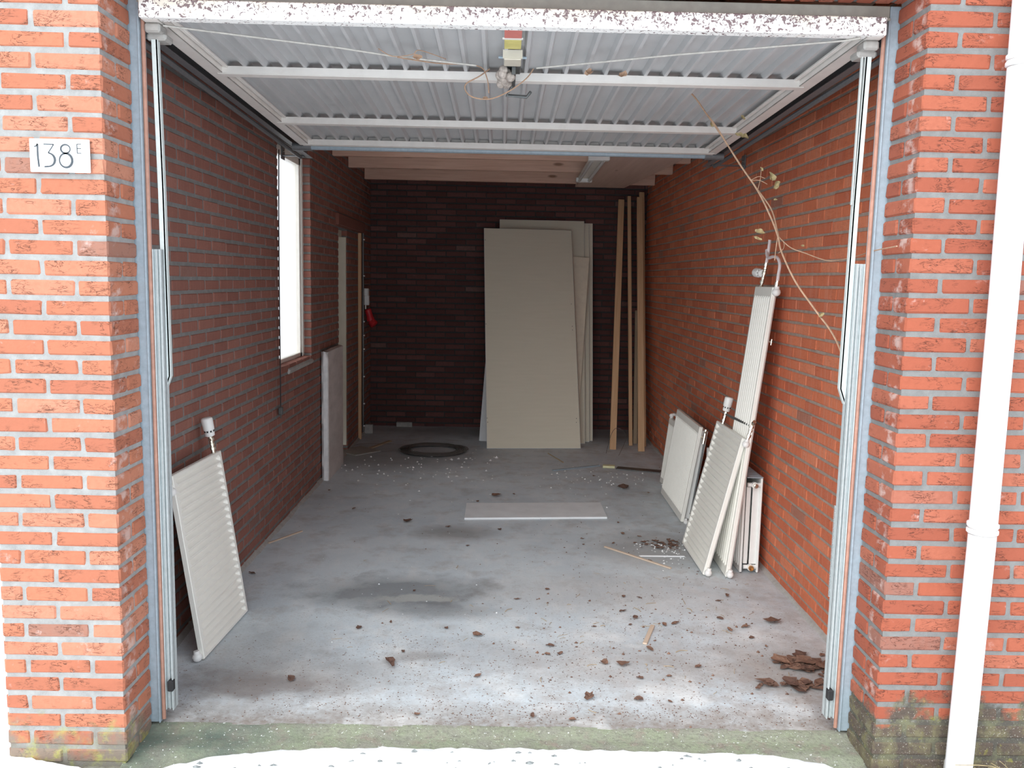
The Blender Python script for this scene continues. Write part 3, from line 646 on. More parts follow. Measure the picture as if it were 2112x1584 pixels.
# ---------------------------------------------------------------- boards at the back wall
def board(name, label, cat, w_, h_, t_, base, tilt, yaw_=0., mat=None, edge=None, roll_=0., c=.002):
    o = empty(name); o.matrix_world = Matrix.Translation(base) @ Matrix.Rotation(yaw_, 4, 'Z') @ Matrix.Rotation(-tilt, 4, 'X') @ Matrix.Rotation(roll_, 4, 'Y')
    g = G(); g.box(0, w_, 0, t_, 0, h_, c); f = g.build('core', edge or mat, o)
    g = G(); g.box(.003, w_-.003, -.0012, .001, .003, h_-.003, 0); g.build('face_paper', mat, o)
    tag(o, label, cat); return o
GL, GR = V((-0.129, 5.375, -0.000)), V((0.786, 5.458, 0.000))
yw = math.atan2(GR.y-GL.y, GR.x-GL.x); wG = (GR-GL).length
gy = board('plasterboard', 'large beige plasterboard sheet leaning in front of the other boards', 'plasterboard', wG, 2.325, .0125, GL+V((0, 0, .001)), math.asin(.90/2.325), yw, M['gyp'], M['gypedge'])
for o in gy.children: pass
for px, pz in ((.012, 2.19), (.008, 1.27), (.008, .30), (.012, .26), (.885, 1.26), (.885, 1.22), (.888, .30), (.885, .26), (.885, 1.5)): g = G(); g.tube([(px, -.002, pz), (px, .001, pz)], .004, 6); g.build('nail_hole', M['dark'], gy)
for i, (px, yb, w_, h_, tp, lb) in enumerate(((0.851-.90, 5.70, .90, 2.39, 6.52, 'beige plasterboard sheet standing just behind the large front sheet, top edge showing'), (.905-.90, 5.80, .90, 2.33, 6.53, 'plasterboard sheet third in the stack, grey edge showing at right'), (.945-.90, 5.86, .90, 2.33, 6.55, 'rearmost plasterboard sheet of the stack, pale edge showing at far right'))):
    board('plasterboard', lb, 'plasterboard', w_, h_, .0125, V((px, yb, .001)), math.asin(min(.9, (tp-yb-.02)/h_)), .0, M['gyp'], M['gypedge'])
bA, bB = V((0.712, 5.620, 0.088)), V((0.809, 6.050, 1.853))
bt = V((0.898, 6.315, 1.861)); bb = V((0.758, 5.610, -0.031)); v_ = (bt-bb).normalized(); u_ = V((1, 0, 0)); u_ = (u_-v_*u_.dot(v_)).normalized(); w3 = u_.cross(v_)
o = empty('cream_board', M=Matrix(((u_.x, v_.x, w3.x, bb.x), (u_.y, v_.y, w3.y, bb.y), (u_.z, v_.z, w3.z, bb.z), (0, 0, 0, 1)))); tag(o, 'narrow cream board slanting between the plasterboard sheets, tip showing at right', 'board')
g = G(); g.box(-.28, 0, .03, (bt-bb).length, -.004, .004, .001); g.build('core', M['board2'], o)
o = board('foam_board', 'white foam board behind the plasterboard, corner showing at lower left', 'foam board', .5, 1.62, .04, V((-.215, 5.74, .002)), .30, 0, M['foam'], M['foam'], .06, .012)
# planks in the corner
def plank(label, mat, b, t, w_, d_):
    b, t = V(b), V(t); z = (t-b).normalized(); x = V((1, 0, 0)); x = (x-z*x.dot(z)).normalized(); y = z.cross(x)
    Mx = Matrix(((x.x, y.x, z.x, b.x), (x.y, y.y, z.y, b.y), (x.z, y.z, z.z, b.z), (0, 0, 0, 1)))
    g = G(); g.box(-w_/2, w_/2, 0, d_, 0, (t-b).length, .003); o = g.build('timber_plank', mat); o.matrix_world = Mx; tag(o, label, 'plank'); return o
plank('tall pine plank leaning at the back wall, leftmost of the group', M['wood'], (1.096, 5.433, 0.001), (1.235, 6.470, 2.486), .062, .03)
plank('narrow pine batten between the two wide planks at the back', M['wood'], (1.302, 5.647, 0.001), (1.318, 6.480, 2.524), .036, .03)
plank('grey weathered batten tucked behind the rightmost wide plank', M['wood2'], (1.363, 5.753, 0.001), (1.410, 6.250, 1.326), .04, .02)
plank('wide pine plank nearest the right wall corner, front one', M['wood'], (1.363, 5.362, 0.001), (1.426, 6.450, 2.513), .062, .03)
plank('pine plank behind the rightmost plank, taller top end showing', M['wood'], (1.422, 5.608, 0.001), (1.453, 6.500, 2.569), .055, .025)

# insulation slab on the left
ps = empty('insulation_slab', (-1.42, 3.95, 0)); tag(ps, 'rough grey polystyrene slab with broken white edge standing against left wall', 'insulation slab')
def slab_mesh(x0, x1, y0, y1, z1, nz, amp, front):
    g = G(); vs = []; fs = []
    return g
g = G(); vs = []; fs = []; nz = 40
for k in range(nz+1):
    z = 1.03*k/nz; j1 = .008*noise.noise(V((z*9, 1, 0)))+.004*noise.noise(V((z*40, 2, 0))); j2 = .008*noise.noise(V((z*8, 7, 0))); rnd_ = .02*max(0, (k-nz+3)/3)**2
    vs += [(.004+j2*.3+rnd_, .01+j1, z), (.022+j1*.4, -.004+j2+rnd_*.5, z+.004), (.052+j2*.4-rnd_, .002+j1, z), (.058-rnd_, .02+j2, z), (.0, .03, z)]
for k in range(nz):
    a = k*5
    for t in range(4 if False else 3): fs.append((a+t, a+t+1, a+t+6, a+t+5))
    fs.append((a+4, a, a+5, a+9))
g.add(vs, fs, True); o = g.build('broken_edge', M['slabedge'], ps); o['label'] = 'bright broken white edge'
g = G(); vs = []; fs = []; ny = 16
for k in range(nz+1):
    for i in range(ny+1):
        y = .018+.62*i/ny; z = (1.03+.0*i)*k/nz
        vs.append((.057+.003*noise.noise(V((y*8, z*8, 0))), y, z))
for k in range(nz):
    for i in range(ny): a = k*(ny+1)+i; fs.append((a, a+1, a+ny+2, a+ny+1))
n0 = len(vs)
g.add(vs, fs, True); g.box(.0, .056, .03, .63, 0, 1.026, .004)
vs = []; fs = []
for i in range(ny+1): y = .01+.63*i/ny; vs += [(.0, y, 1.026), (.03, y, 1.038+.008*noise.noise(V((y*12, 0, 0)))), (.058, y, 1.028)]
for i in range(ny): a = i*3; fs += [(a, a+1, a+4, a+3)[::-1], (a+1, a+2, a+5, a+4)[::-1]]
g.add(vs, fs, True); g.build('slab_face', M['slabface'], ps)

# ---------------------------------------------------------------- corner fittings at the back left
g = G(); g.box(0, .03, -.02, .02, .0, 2.04, .003); o = g.build('wall_batten', M['wood']); o.location = (XL+.001, 5.75, 0); tag(o, 'thin brown batten fixed upright near the back left corner', 'batten')
pc = empty('wall_cable', (XL+.012, 5.97, 0)); tag(pc, 'dark cable running up the back left corner in white clips', 'cable')
g = G(); g.tube([(0, 0, .03), (0, 0, 2.05)], .011, 8); g.build('cable', M['steel'], pc)
for z in (.09, .32, .60, .88, 1.02, 1.16, 1.62, 1.98): g = G(); g.box(.004, .02, -.014, .002, z, z+.014, .002); g.build('clip', M['wplast'], pc)
so_ = empty('wall_socket', (XL+.001, 6.10, 1.36)); tag(so_, 'white switch box on the wall in the dark back left corner', 'socket')
g = G(); g.box(0, .05, -.055, .02, .0, .14, .006); g.build('box', M['wplast'], so_); g = G(); g.box(.01, .06, -.06, -.02, -.03, .07, .006); g.build('box_lid', M['wplast'], so_); g = G(); g.tube([(.02, -.02, 0), (.02, -.02, -.07)], .007, 8); g.build('cable_gland', M['white'], so_)
rp = empty('power_plug', (XL+.03, 6.16, 1.27)); tag(rp, 'red industrial power socket hanging below the white switch box', 'plug')
g = G(); g.lathe([(0, .024), (.01, .034), (.09, .034), (.1, .04), (.125, .04), (.13, .03)], (0, 0, .02), (.25, .10, -1), 16); g.build('body', M['red'], rp); g = G(); g.lathe([(0, .038), (.012, .044), (.05, .044), (.055, .03)], (.034, .012, -.11), (.8, -.3, -.8), 16); g.build('lid', M['red'], rp)
cb = empty('hanging_cord', (-1.405, 2.717, 2.385)); tag(cb, 'thin black cord with plug hanging down in front of the window', 'cord')
g = G(); P_ = [(-1.402, 2.694, 2.387), (-1.402, 2.673, 1.969), (-1.403, 2.667, 1.521), (-1.402, 2.665, 1.095), (-1.402, 2.662, 0.787)]; g.tube(spline(P_, 6), .004, 6); rel(g.build('cable', M['black']), cb)
g = G(); q = V((-1.400, 2.654, 0.779)); g.box(q.x-.014, q.x+.014, q.y-.016, q.y+.016, q.z-.04, q.z+.012, .006); g.tube([q+V((0, -.009, -.03)), q+V((0, -.009, -.062))], .0025, 6); g.tube([q+V((0, .009, -.03)), q+V((0, .009, -.062))], .0025, 6); rel(g.build('plug', M['steel']), cb)

# ---------------------------------------------------------------- radiators
def frame_from(o, u, v):
    o, u, v = V(o), V(u).normalized(), V(v); v = (v-u*v.dot(u)).normalized(); n_ = u.cross(v)
    return Matrix(((u.x, v.x, n_.x, o.x), (u.y, v.y, n_.y, o.y), (u.z, v.z, n_.z, o.z), (0, 0, 0, 1)))
def rad_panel(g, w_, h_, t_, ribs_along='v', pit=.034, bord=.03, dep=.010, flip=False, b2=.012):
    """pressed panel in local XY, facing +Z; ribs run along v (Y) or u (X)"""
    La, Lc = (h_, w_) if ribs_along == 'v' else (w_, h_)
    n_ = int((Lc-2*b2)/pit); p = (Lc-2*b2)/n_; cs = [(0, -.004), (.003, 0), (b2, 0)]
    for i in range(n_):
        s_ = b2+i*p; cs += [(s_+p*.04, 0), (s_+p*.40, -dep*1.5), (s_+p*.56, -dep*1.5), (s_+p*.92, 0)]
    cs += [(Lc-b2, 0), (Lc-.003, 0), (Lc, -.004)]
    st_ = [(0, 0, -.004), (.003, 0, 0), (bord, 0, 0), (bord+.016, 1, 0), (La-bord-.016, 1, 0), (La-bord, 0, 0), (La-.003, 0, 0), (La, 0, -.004)]
    vs = []; fs = []
    for a, k, e_ in st_:
        for c_, d in cs:
            z = t_+(d*k if d <= -.005 else (d if d < 0 else 0))+(e_ if e_ else 0)
            vs.append((c_, a, z) if ribs_along == 'v' else (a, c_, z))
    nc = len(cs)
    for i in range(len(st_)-1):
        for j in range(nc-1):
            q = (i*nc+j, i*nc+j+1, (i+1)*nc+j+1, (i+1)*nc+j); fs.append(q if ribs_along == 'v' else q[::-1])
    g.add(vs, fs, False)
    g.box(0, w_, 0, .003, 0, t_-.003); g.box(0, w_, h_-.003, h_, 0, t_-.003); g.box(0, .003, 0, h_, 0, t_-.003); g.box(w_-.003, w_, 0, h_, 0, t_-.003); g.box(.003, w_-.003, .003, h_-.003, 0, .004)
HEAD = [(0, .013), (.004, .021), (.020, .023), (.022, .0205), (.030, .0205), (.032, .0245), (.040, .0255), (.080, .0265), (.086, .025), (.090, .020)]
def valve_head(par, base, axis):
    g = G(); g.lathe(HEAD, base, axis, 24); h = g.build('thermostat_head', M['wplast'], par)
    ax = V(axis).normalized(); a = ax.orthogonal().normalized(); b = ax.cross(a); g = G()
    for k in range(8):
        th = 2*PI*k/8; c_ = V(base)+ax*.026+(a*math.cos(th)+b*math.sin(th))*.0195; g.box(-.0035, .0035, -.0035, .0035, -.003, .003, 0, Matrix.Translation(c_))
    g.build('slot', M['black'], h)
def valve_body(par, pts, extra=()):
    g = G()
    for p, q in zip(pts, pts[1:]):
        p, q = V(p), V(q); L = (q-p).length; g.lathe([(0, .012), (L*.2, .012), (L*.22, .009), (L*.45, .009), (L*.47, .0135), (L*.75, .0135), (L*.77, .010), (L, .010)], p, q-p, 8)
    for p, q, r in extra: g.tube([p, q], r, 8)
    g.build('valve_body', M['chrome'], par)
def cap(par, c_, axis=(0, 0, 1), s_=1.):
    g = G(); g.lathe([(0, .012*s_), (.012*s_, .013*s_), (.016*s_, .018*s_), (.026*s_, .021*s_), (.038*s_, .018*s_), (.046*s_, .008*s_)], c_, axis, 16); g.build('end_cap', M['wplast'], par)
# left radiator
Mx = frame_from((-1.259, .735, .003), V((-1.232, 1.265, 0))-V((-1.259, .735, 0)), (-.118, -.02, .79))
r = empty('radiator', M=Mx); tag(r, 'white ribbed radiator standing on end against the left wall', 'radiator')
g = G(); rad_panel(g, .53, .795, .022, 'u', .0345, .022); g.build('panel', M['white'], r)
# local z points away from wall? u x v
g = G(); g.box(.03, .5, .02, .77, -.016, -.001, .003); g.build('back_fins', M['white2'], r)
valve_body(r, [(.475, .79, .008), (.475, .835, .008), (.47, .88, .008)], (((.455, .86, .008), (.495, .86, .008), .007),)); valve_head(r, (.47, .875, .008), (-.10, 1, 0))
cap(r, (-.004, .755, .004), (-.15, -.9, .2)); g = G(); g.tube([(.01, .79, .005), (.01, .83, .005)], .006, 8); g.build('bleed_screw', M['chrome'], r)
cap(r, (-.016, .046, .0), (0, -1, 0)); 

def panelrad(nm, label, o0, o1, vv, h_, t_, ribs, pit, bord=.03, mat='white', b2=.012):
    """o0 = near bottom corner, o1 = far bottom corner; faces -X so u runs from far to near"""
    o0, o1 = V(o0), V(o1); u = o0-o1; Mx = frame_from(o1, u, vv); r = empty(nm, M=Mx); tag(r, label, 'radiator')
    g = G(); rad_panel(g, u.length, h_, t_, ribs, pit, bord, .010, False, b2); g.build('panel', M[mat], r); return r, u.length
# b: narrow-ribbed wide radiator
r, w_ = panelrad('radiator', 'wide white radiator with fine upright ribs leaning on right wall', (1.256, 2.933, .003), (1.267, 3.729, .003), (.10, -.03, .66), .667, .022, 'v', .0245, .045)
g = G(); g.box(.03, w_-.03, .02, .64, -.05, -.001, .004); g.build('back_panel', M['white2'], r)
valve_body(r, [(w_+.004, .60, -.01), (w_+.03, .605, -.012)], (((w_+.034, .56, -.015), (w_+.034, .66, -.015), .011), ((w_+.034, .64, -.015), (w_+.05, .64, -.015), .008)))
g = G(); g.tube(spline([(w_+.034, .56, -.02), (w_+.03, .35, -.025), (w_+.02, .1, -.03), (w_+.01, .07, -.03)], 5), .006, 8); o = g.build('pipe', M['steel'], r); o['label'] = 'thin dark pipe down the side'
cap(r, (w_+.01, .03, -.01), (.3, -1, 0), .8)
# a: hidden one at the far end
r, w_ = panelrad('radiator', 'white radiator mostly hidden at the far end of the right-hand row', (1.345, 3.50, .003), (1.326, 4.10, .003), (.06, .0, .56), .535, .02, 'v', .0245, .045)
g = G(); g.box(.02, w_-.02, .02, .51, -.03, -.001, .004); g.build('back_panel', M['white2'], r)
g = G(); g.tube(spline([(.01, .53, .0), (.02, .565, .0), (.06, .565, -.02), (.22, .545, -.03)], 5), .011, 8); g.build('pipe', M['wplast'], r); cap(r, (.015, .53, .006), (-.3, 1, 0), .9)
# f: double radiator in side view
f0 = V((1.372, 1.935, .003)); r = empty('radiator', f0); r.rotation_euler = (0, -.0, 0); tag(r, 'double-panel radiator seen end-on between the tall radiator and right wall', 'radiator')
Lf = .88
def shear(z): return .014*z/.55
g = G()
Mf = Matrix(((0, 0, -1, 0), (-1, 0, 0, Lf), (0, 1, 0, 0), (0, 0, 0, 1)))
g2 = G(); rad_panel(g2, Lf, .545, .012, 'v', .0345, .03); g.v = [tuple(Mf @ V(p)) for p in g2.v]; g.f = g2.f; g.a = g2.a; g.sm = g2.sm
g.build('front_panel', M['white2'], r)
g = G(); g.box(.083, .095, 0, Lf, 0, .545, .003); g.build('rear_panel', M['white2'], r)
g = G(); g.box(.044, .083, .016, .022, .045, .49, .002); g.box(.012, .036, .022, .03, .045, .49, .002); g.box(.040, .043, .04, Lf, .06, .49, .001); g.build('fin_plate', M['white2'], r)
g = G(); g.box(.004, .095, -.002, Lf, .546, .552, .001)
for i in range(28): g.box(.02, .085, .02+i*.03, .034+i*.03, .552, .554)
g.build('top_grille', M['zinc'], r)
for z in (.505, .03):
    g = G(); g.tube([(.012, .012, z), (.083, .012, z)], .012, 10); g.lathe([(0, .018), (.02, .018)], (.048, .012, z), (0, -1, 0), 12); g.build('connector', M['white2'], r)
g = G(); g.lathe([(0, .013), (.014, .013), (.016, .008), (.024, .008)], (.05, -.008, .505), (0, -1, 0), 10); g.build('bleed_plug', M['chrome'], r)
g = G(); g.lathe([(0, .015), (.012, .015), (.012, .010), (.002, .010)], (.05, -.008, .03), (0, -1, 0), 14); o = g.build('inlet', M['brass'], r); o['label'] = 'open brass inlet'
# e: tall radiator
r, w_ = panelrad('radiator', 'tall narrow white radiator standing upright, highest against the right wall', (1.278, 1.85, .003), (1.289, 2.20, .003), (.168, -.09, 1.61), 1.615, .02, 'v', .036, .05, 'white', .016)
g = G(); g.box(.02, w_-.02, .03, 1.58, -.014, -.001, .004); g.build('back_panel', M['white2'], r)
g = G()
def lw(p): return Mx_e @ V(p)
Mx_e = r.matrix_world.inverted() if False else None
h_ = 1.615
valve_body(r, [(.07, h_+.0, .006), (.085, h_+.045, .006), (.10, h_+.10, .006), (.10, h_+.135, .006)])
valve_head(r, (.068, h_+.075, .008), (-1, .05, .2))
g = G(); g.tube(spline([(.10, h_+.13, .006), (.105, h_+.19, .006), (.095, h_+.26, .006)], 5), .0085, 8); g.tube([(.095, h_+.26, .006), (.095, h_+.262, .006)], .0095, 8)
g.tube(spline([(.095, h_+.205, .014), (.12, h_+.18, .016), (.16, h_+.16, .014), (.24, h_+.165, .01), (.31, h_+.155, .006), (.345, h_+.12, .0), (.35, h_+.07, .0), (.352, h_+.03, .0)], 6), .0085, 8)
o = g.build('plastic_pipe', simple('pinkish plastic pipe', (.74, .66, .66), .5), r); o['label'] = 'pinkish white bent plastic pipe'
g = G(); g.lathe([(0, .011), (.02, .012), (.035, .010)], (.352, h_+.0, 0), (0, 1, 0), 8); g.build('pipe_joint', M['chrome'], r)
cap(r, (.362, h_+.004, 0), (.1, -1, 0), 1.1); cap(r, (w_+.012, .048, .0), (0, -1, 0)); g = G(); g.tube([(w_+.0, h_*.82, -.012), (w_+.035, h_*.82, -.012)], .006, 8); g.tube([(w_+.033, h_*.82-.016, -.012), (w_+.033, h_*.82+.016, -.012)], .004, 8); g.build('wall_hook', M['chrome'], r)
# d: radiator on end with sideways ribs
r, w_ = panelrad('radiator', 'white radiator with sideways ribs leaning on the tall one', (1.160, 1.876, .003), (1.164, 2.456, .003), (.18, .08, .775), .80, .022, 'u', .0345, .022)
g = G(); g.box(.02, w_-.02, .02, .78, -.014, -.001, .004); g.build('back_panel', M['white2'], r)
valve_body(r, [(.09, .795, .006), (.09, .84, .006), (.09, .88, .006)]); valve_head(r, (.09, .875, .008), (.06, 1, .05))
g = G(); g.tube([(.10, .86, .004), (w_+.015, .875, -.004)], .0075, 8); o = g.build('cross_pipe', M['steel'], r); o['label'] = 'dark steel cross pipe'
valve_body(r, [(w_+.02, .90, -.004), (w_+.02, .855, -.004), (w_+.02, .80, -.002)], (((w_+.0, .875, -.004), (w_+.045, .905, -.004), .011),))
cap(r, (w_+.022, .80, 0), (0, -1, 0)); cap(r, (w_+.014, .048, 0), (0, -1, 0)); g = G(); g.tube([(w_+.014, .005, 0), (w_+.014, -.0, 0)], .006, 8); g.build('bleed_screw', M['chrome'], r)

# ---------------------------------------------------------------- things on the floor
A_, B_, C_, D_ = (V(p) for p in ((-0.237, 2.916, 0.000), (0.741, 2.997, 0.000), (-0.239, 3.303, 0.000), (0.738, 3.380, 0.000)))
g = G(); t_ = .014
for P_ in ((A_, B_, D_, C_),):
    lo = [V((p.x, p.y, .001)) for p in P_]; hi = [V((p.x, p.y, t_)) for p in P_]; g.add(lo+hi, [(3, 2, 1, 0), (4, 5, 6, 7), (0, 1, 5, 4), (1, 2, 6, 5), (2, 3, 7, 6), (3, 0, 4, 7)])
tag(g.build('white_board', simple('white shelf board', (.80, .83, .85), .55, 0, .05, 8, .05, .25, (.45, .46, .46))), 'flat white board lying alone in the middle of the floor', 'board')
def stick(label, a, b, w_, h_, mat, name='wood_strip', cat='strip'):
    a, b = V(a), V(b); d = b-a; Mx = Matrix.Translation((a.x, a.y, .0015)) @ Matrix.Rotation(math.atan2(d.y, d.x), 4, 'Z')
    g = G(); g.box(0, d.length, -w_/2, w_/2, 0, h_, .0015); o = g.build(name, mat); o.matrix_world = Mx; tag(o, label, cat); return o
stick('long thin pale wooden strip beside the debris pile near radiators', (0.648, 2.362, 0.000), (0.982, 1.980, 0.000), .016, .008, M['stick'])
stick('short white strip crossing the debris near the radiators', (0.845, 2.196, 0.000), (1.106, 2.200, 0.000), .016, .006, M['foam'])
stick('thin wooden strip lying by the foot of the left wall', (-1.401, 2.322, 0.000), (-1.255, 2.580, 0.000), .014, .008, M['stick'])
stick('pale wooden strip lying in the back left corner of floor', (-1.233, 5.252, 0.000), (-1.090, 5.630, 0.000), .035, .012, M['wood2'])
stick('short thin stick standing up among leaves at front right', (0.661, 0.954, 0.000), (0.733, 1.162, -0.000), .02, .008, M['stick'])
stick('small yellow block lying near the radiators at the back', (0.902, 4.626, 0.000), (1.007, 4.615, 0.000), .06, .02, simple('pale yellow', (.70, .68, .42)), 'yellow_block', 'block')
stick('bent grey metal strip left of the yellow block', (0.453, 4.457, 0.000), (0.878, 4.683, 0.000), .035, .008, M['zinc'], 'metal_strip', 'metal strip')
stick('dark grey flat strip right of the yellow block', (1.021, 4.596, 0.000), (1.381, 4.473, 0.000), .10, .008, M['steel'], 'metal_strip', 'metal strip')
stick('thin rod lying on the floor in front of the plasterboard', (0.450, 5.173, 0.000), (0.567, 4.777, 0.000), .010, .008, M['wood2'])
stick('cut grey board flat on the floor by the side door', (-1.423, 5.010, 0.000), (-1.221, 5.230, 0.000), .30, .012, simple('grey board', (.36, .34, .31), .8), 'floor_board', 'board')
stick('pale rubble block at the foot of the back wall left side', (-1.415, 6.081, 0.000), (-1.331, 6.089, 0.000), .06, .09, M['concblk'], 'rubble_block', 'rubble')
stick('pale brick remnant at the foot of the back wall', (-1.133, 6.500, 0.010), (-0.964, 6.500, 0.013), .05, .05, M['concblk'], 'rubble_block', 'rubble')
# wire coil
g = G(); c0 = V((-0.632, 5.191, -0.000)); rnd = random.Random(3); ps_ = []
for i in range(34*24):
    th = 2*PI*i/24; k = i//24; rx = .275+.030*math.sin(k*1.7)+.018*math.sin(k*.9+th); ry = .25+.035*math.cos(k*1.3)
    ps_.append((c0.x+rx*math.cos(th)+.02*math.sin(k*.7), c0.y+ry*math.sin(th)+.02*math.cos(k*.5), .006+.014*abs(math.sin(k*.77))+.01*abs(math.sin(th*1.5+k))))
g.tube(ps_, .0024, 5)
g.tube(spline([(c0.x-.27, c0.y, .006), (c0.x-.5, c0.y-.1, .01), (c0.x-.75, c0.y+.0, .005), (c0.x-.72, c0.y+.2, .02), (c0.x-.4, c0.y+.3, .005)], 8), .0016, 5)
tag(g.build('wire_coil', simple('dull steel wire', (.22, .21, .20), .4, .6)), 'loose coil of thin grey wire on the floor near back wall', 'wire')
g = G(); g.tube(spline([(1.004, 5.224, 0.004), (1.076, 5.400, 0.169), (1.149, 5.500, 0.200), (1.218, 5.400, 0.139), (1.110, 5.122, 0.004)], 8), .002, 5); tag(g.build('loose_wire', M['steel']), 'thin loose wire looping around the foot of the leaning planks', 'wire')
# leaves
used = []
def put_leaf(px, s_, label, grp=None, lift=.35, seed=1):
    g = G(); leaf(g, (0, 0, 0), s_, lift, seed); o = g.build('dead_leaf', M['leaf']); o.location = (px[0], px[1], .001); tag(o, label, 'leaf', grp)
big = (((-0.615, 2.836, 0.000), .05, 'brown crumpled leaf left of the white floor board'), ((-0.454, 0.724, 0.000), .055, 'dark brown leaf clump at front centre left of the floor'), ((-0.020, 3.554, 0.000), .055, 'folded brown leaf just behind the white floor board'),
       ((0.965, 3.862, 0.000), .07, 'large brown leaf behind the right end of white board'), ((1.324, 1.231, 0.000), .05, 'broad flat brown leaf near the foot of the right wall'), ((0.359, 0.452, 0.000), .035, 'dark curled bark piece near the front right sill'),
       ((-0.834, 0.568, 0.000), .028, 'small black scrap on the floor at the front left'), ((0.533, 0.746, 0.000), .035, 'reddish leaf beside dark twigs at front right'), ((0.131, 0.304, 0.000), .022, 'yellowish leaf lying closest to the sill'), ((-0.094, 1.017, 0.000), .03, 'upright orange-brown leaf near floor centre front'))
for i, (p, s_, lb) in enumerate(big): put_leaf(p, s_, lb, None, .4, 200+i)
gl = 'small crumpled brown dead leaf scattered on the concrete floor'
small = [(0.108, 3.621, 0.000), (-0.161, 3.390, 0.000), (1.152, 3.721, 0.000), (-1.344, 1.793, 0.000), (-0.244, 1.099, 0.000), (-0.191, 2.337, 0.000), (0.091, 1.116, 0.000), (0.452, 0.757, 0.000), (1.078, 1.257, 0.000), (1.131, 1.492, -0.000), (1.196, 1.569, 0.000), (0.791, 1.176, 0.000), (0.848, 1.195, -0.000), (0.217, 0.835, 0.000), (0.271, 0.841, 0.000), (0.799, 1.552, 0.000), (0.726, 1.522, 0.000), (0.649, 1.533, 0.000), (0.710, 0.644, 0.000), (0.586, 0.623, 0.000), (0.852, 0.733, 0.000), (1.169, 1.040, 0.000), (1.210, 0.952, 0.000), (-1.021, 3.137, 0.000), (-1.292, 3.643, 0.000), (-0.333, 2.728, 0.000), (0.000, 2.693, 0.000), (0.794, 2.641, 0.000), (0.804, 2.895, 0.000), (0.521, 2.403, 0.000), (0.526, 2.522, 0.000), (0.674, 0.904, 0.000), (0.552, 0.438, 0.000), (0.672, 0.430, 0.000), (0.278, 0.280, 0.000), (-0.439, 1.576, 0.000), (-0.648, 1.090, 0.000), (-0.509, 1.162, 0.000), (-0.413, 0.843, 0.000), (0.233, 0.924, 0.000), (0.259, 1.620, 0.000), (0.098, 1.476, 0.000), (0.617, 1.337, -0.000), (0.665, 1.259, 0.000), (0.628, 1.170, 0.000), (-0.301, 0.304, 0.000), (-0.083, 0.620, 0.000), (0.451, 1.141, 0.000), (1.405, 4.646, 0.000), (0.786, 4.265, 0.000), (1.092, 1.130, 0.000), (1.181, 1.162, -0.000), (0.711, 2.433, 0.000), (0.882, 2.110, 0.000), (1.128, 1.938, 0.000)]
for i, p in enumerate(small): put_leaf(p, random.uniform(.012, .028), gl, 'small dead leaves on the floor', .4, 300+i)
g = G(); c1 = V((1.331, 0.752, 0.000)); c2 = V((1.213, 0.578, 0.000))
for i in range(60):
    c_ = c1 if i < 40 else c2; a = random.gauss(0, .065 if i < 40 else .07); b = random.gauss(0, .045 if i < 40 else .016); leaf(g, (c_.x+a, c_.y+b, random.uniform(0, .008)), random.uniform(.015, .055), .25, 500+i)
tag(g.build('leaf_litter', M['leaf']), 'matted heap of brown leaf litter beside the right door jamb', 'leaf litter', kind='stuff')
g = G(); c1 = V((1.028, 2.430, 0.000))
for i in range(70): leaf(g, (c1.x+random.gauss(0, .07), c1.y+random.gauss(0, .07), random.uniform(0, .006)), random.uniform(.006, .022), .3, 700+i)
tag(g.build('leaf_litter', M['leaf']), 'patch of dark leaf debris in front of the leaning radiators', 'leaf litter', kind='stuff')
def crumbs(name, label, mat, spots, cat):
    g = G()
    for cx, cy, sx_, sy_, n_, r0, r1 in spots:
        for i in range(n_):
            x = random.gauss(cx, sx_); y = random.gauss(cy, sy_)
            if not (XL+.05 < x < XR-.05 and .24 < y < YB-.05): continue
            r = random.uniform(r0, r1); g.r = random.random(); vs = [(x-r, y, .001), (x, y-r*random.uniform(.5, 1), .001), (x+r*random.uniform(.6, 1), y, .001), (x, y+r, .001), (x+random.uniform(-r, r)*.3, y, r*random.uniform(.4, 1.2))]
            g.add(vs, [(0, 1, 4), (1, 2, 4), (2, 3, 4), (3, 0, 4)])
    tag(g.build(name, mat), label, cat, kind='stuff')
crumbs('polystyrene_crumbs', 'white polystyrene crumbs scattered over the concrete floor', M['polyst'], ((-.75, 4.5, .4, .35, 90, .005, .013), (-.2, 4.6, .2, .3, 14, .006, .02), (.9, 4.2, .25, .3, 60, .004, .012), (.3, 3.8, .6, .5, 25, .003, .009), (-.5, 2.2, .7, .8, 40, .002, .006), (1.02, 2.3, .10, .12, 90, .003, .009), (.3, 1.2, .7, .6, 60, .001, .003)), 'crumbs')
crumbs('leaf_crumbs', 'fine brown leaf crumbs and grit strewn over the front floor', M['leaf'], ((.5, .85, .6, .35, 1500, .001, .004), (-.4, .6, .6, .25, 900, .001, .0035), (.9, 1.5, .35, .7, 500, .001, .005), (.4, .33, .9, .06, 1200, .001, .004), (.2, 2.6, .8, .8, 120, .001, .006), (.7, .9, .5, .4, 90, .005, .010)), 'crumbs')

g = G(); rt = random.Random(9)
for i in range(70):
    x = rt.gauss(.55, .55); y = abs(rt.gauss(.9, .5))+.3
    if not (-1.2 < x < 1.35): continue
    a = rt.random()*6.3; L = rt.uniform(.015, .06); c_ = V((x, y, .002)); d = V((math.cos(a), math.sin(a), 0))*L
    g.tube(spline([c_, c_+d*.5+V((rt.uniform(-.006, .006), rt.uniform(-.006, .006), .003)), c_+d], 3), rt.uniform(.0008, .0018), 4)
tag(g.build('twig_bits', M['wood2']), 'thin broken twig bits strewn over the front half of floor', 'twigs', kind='stuff')

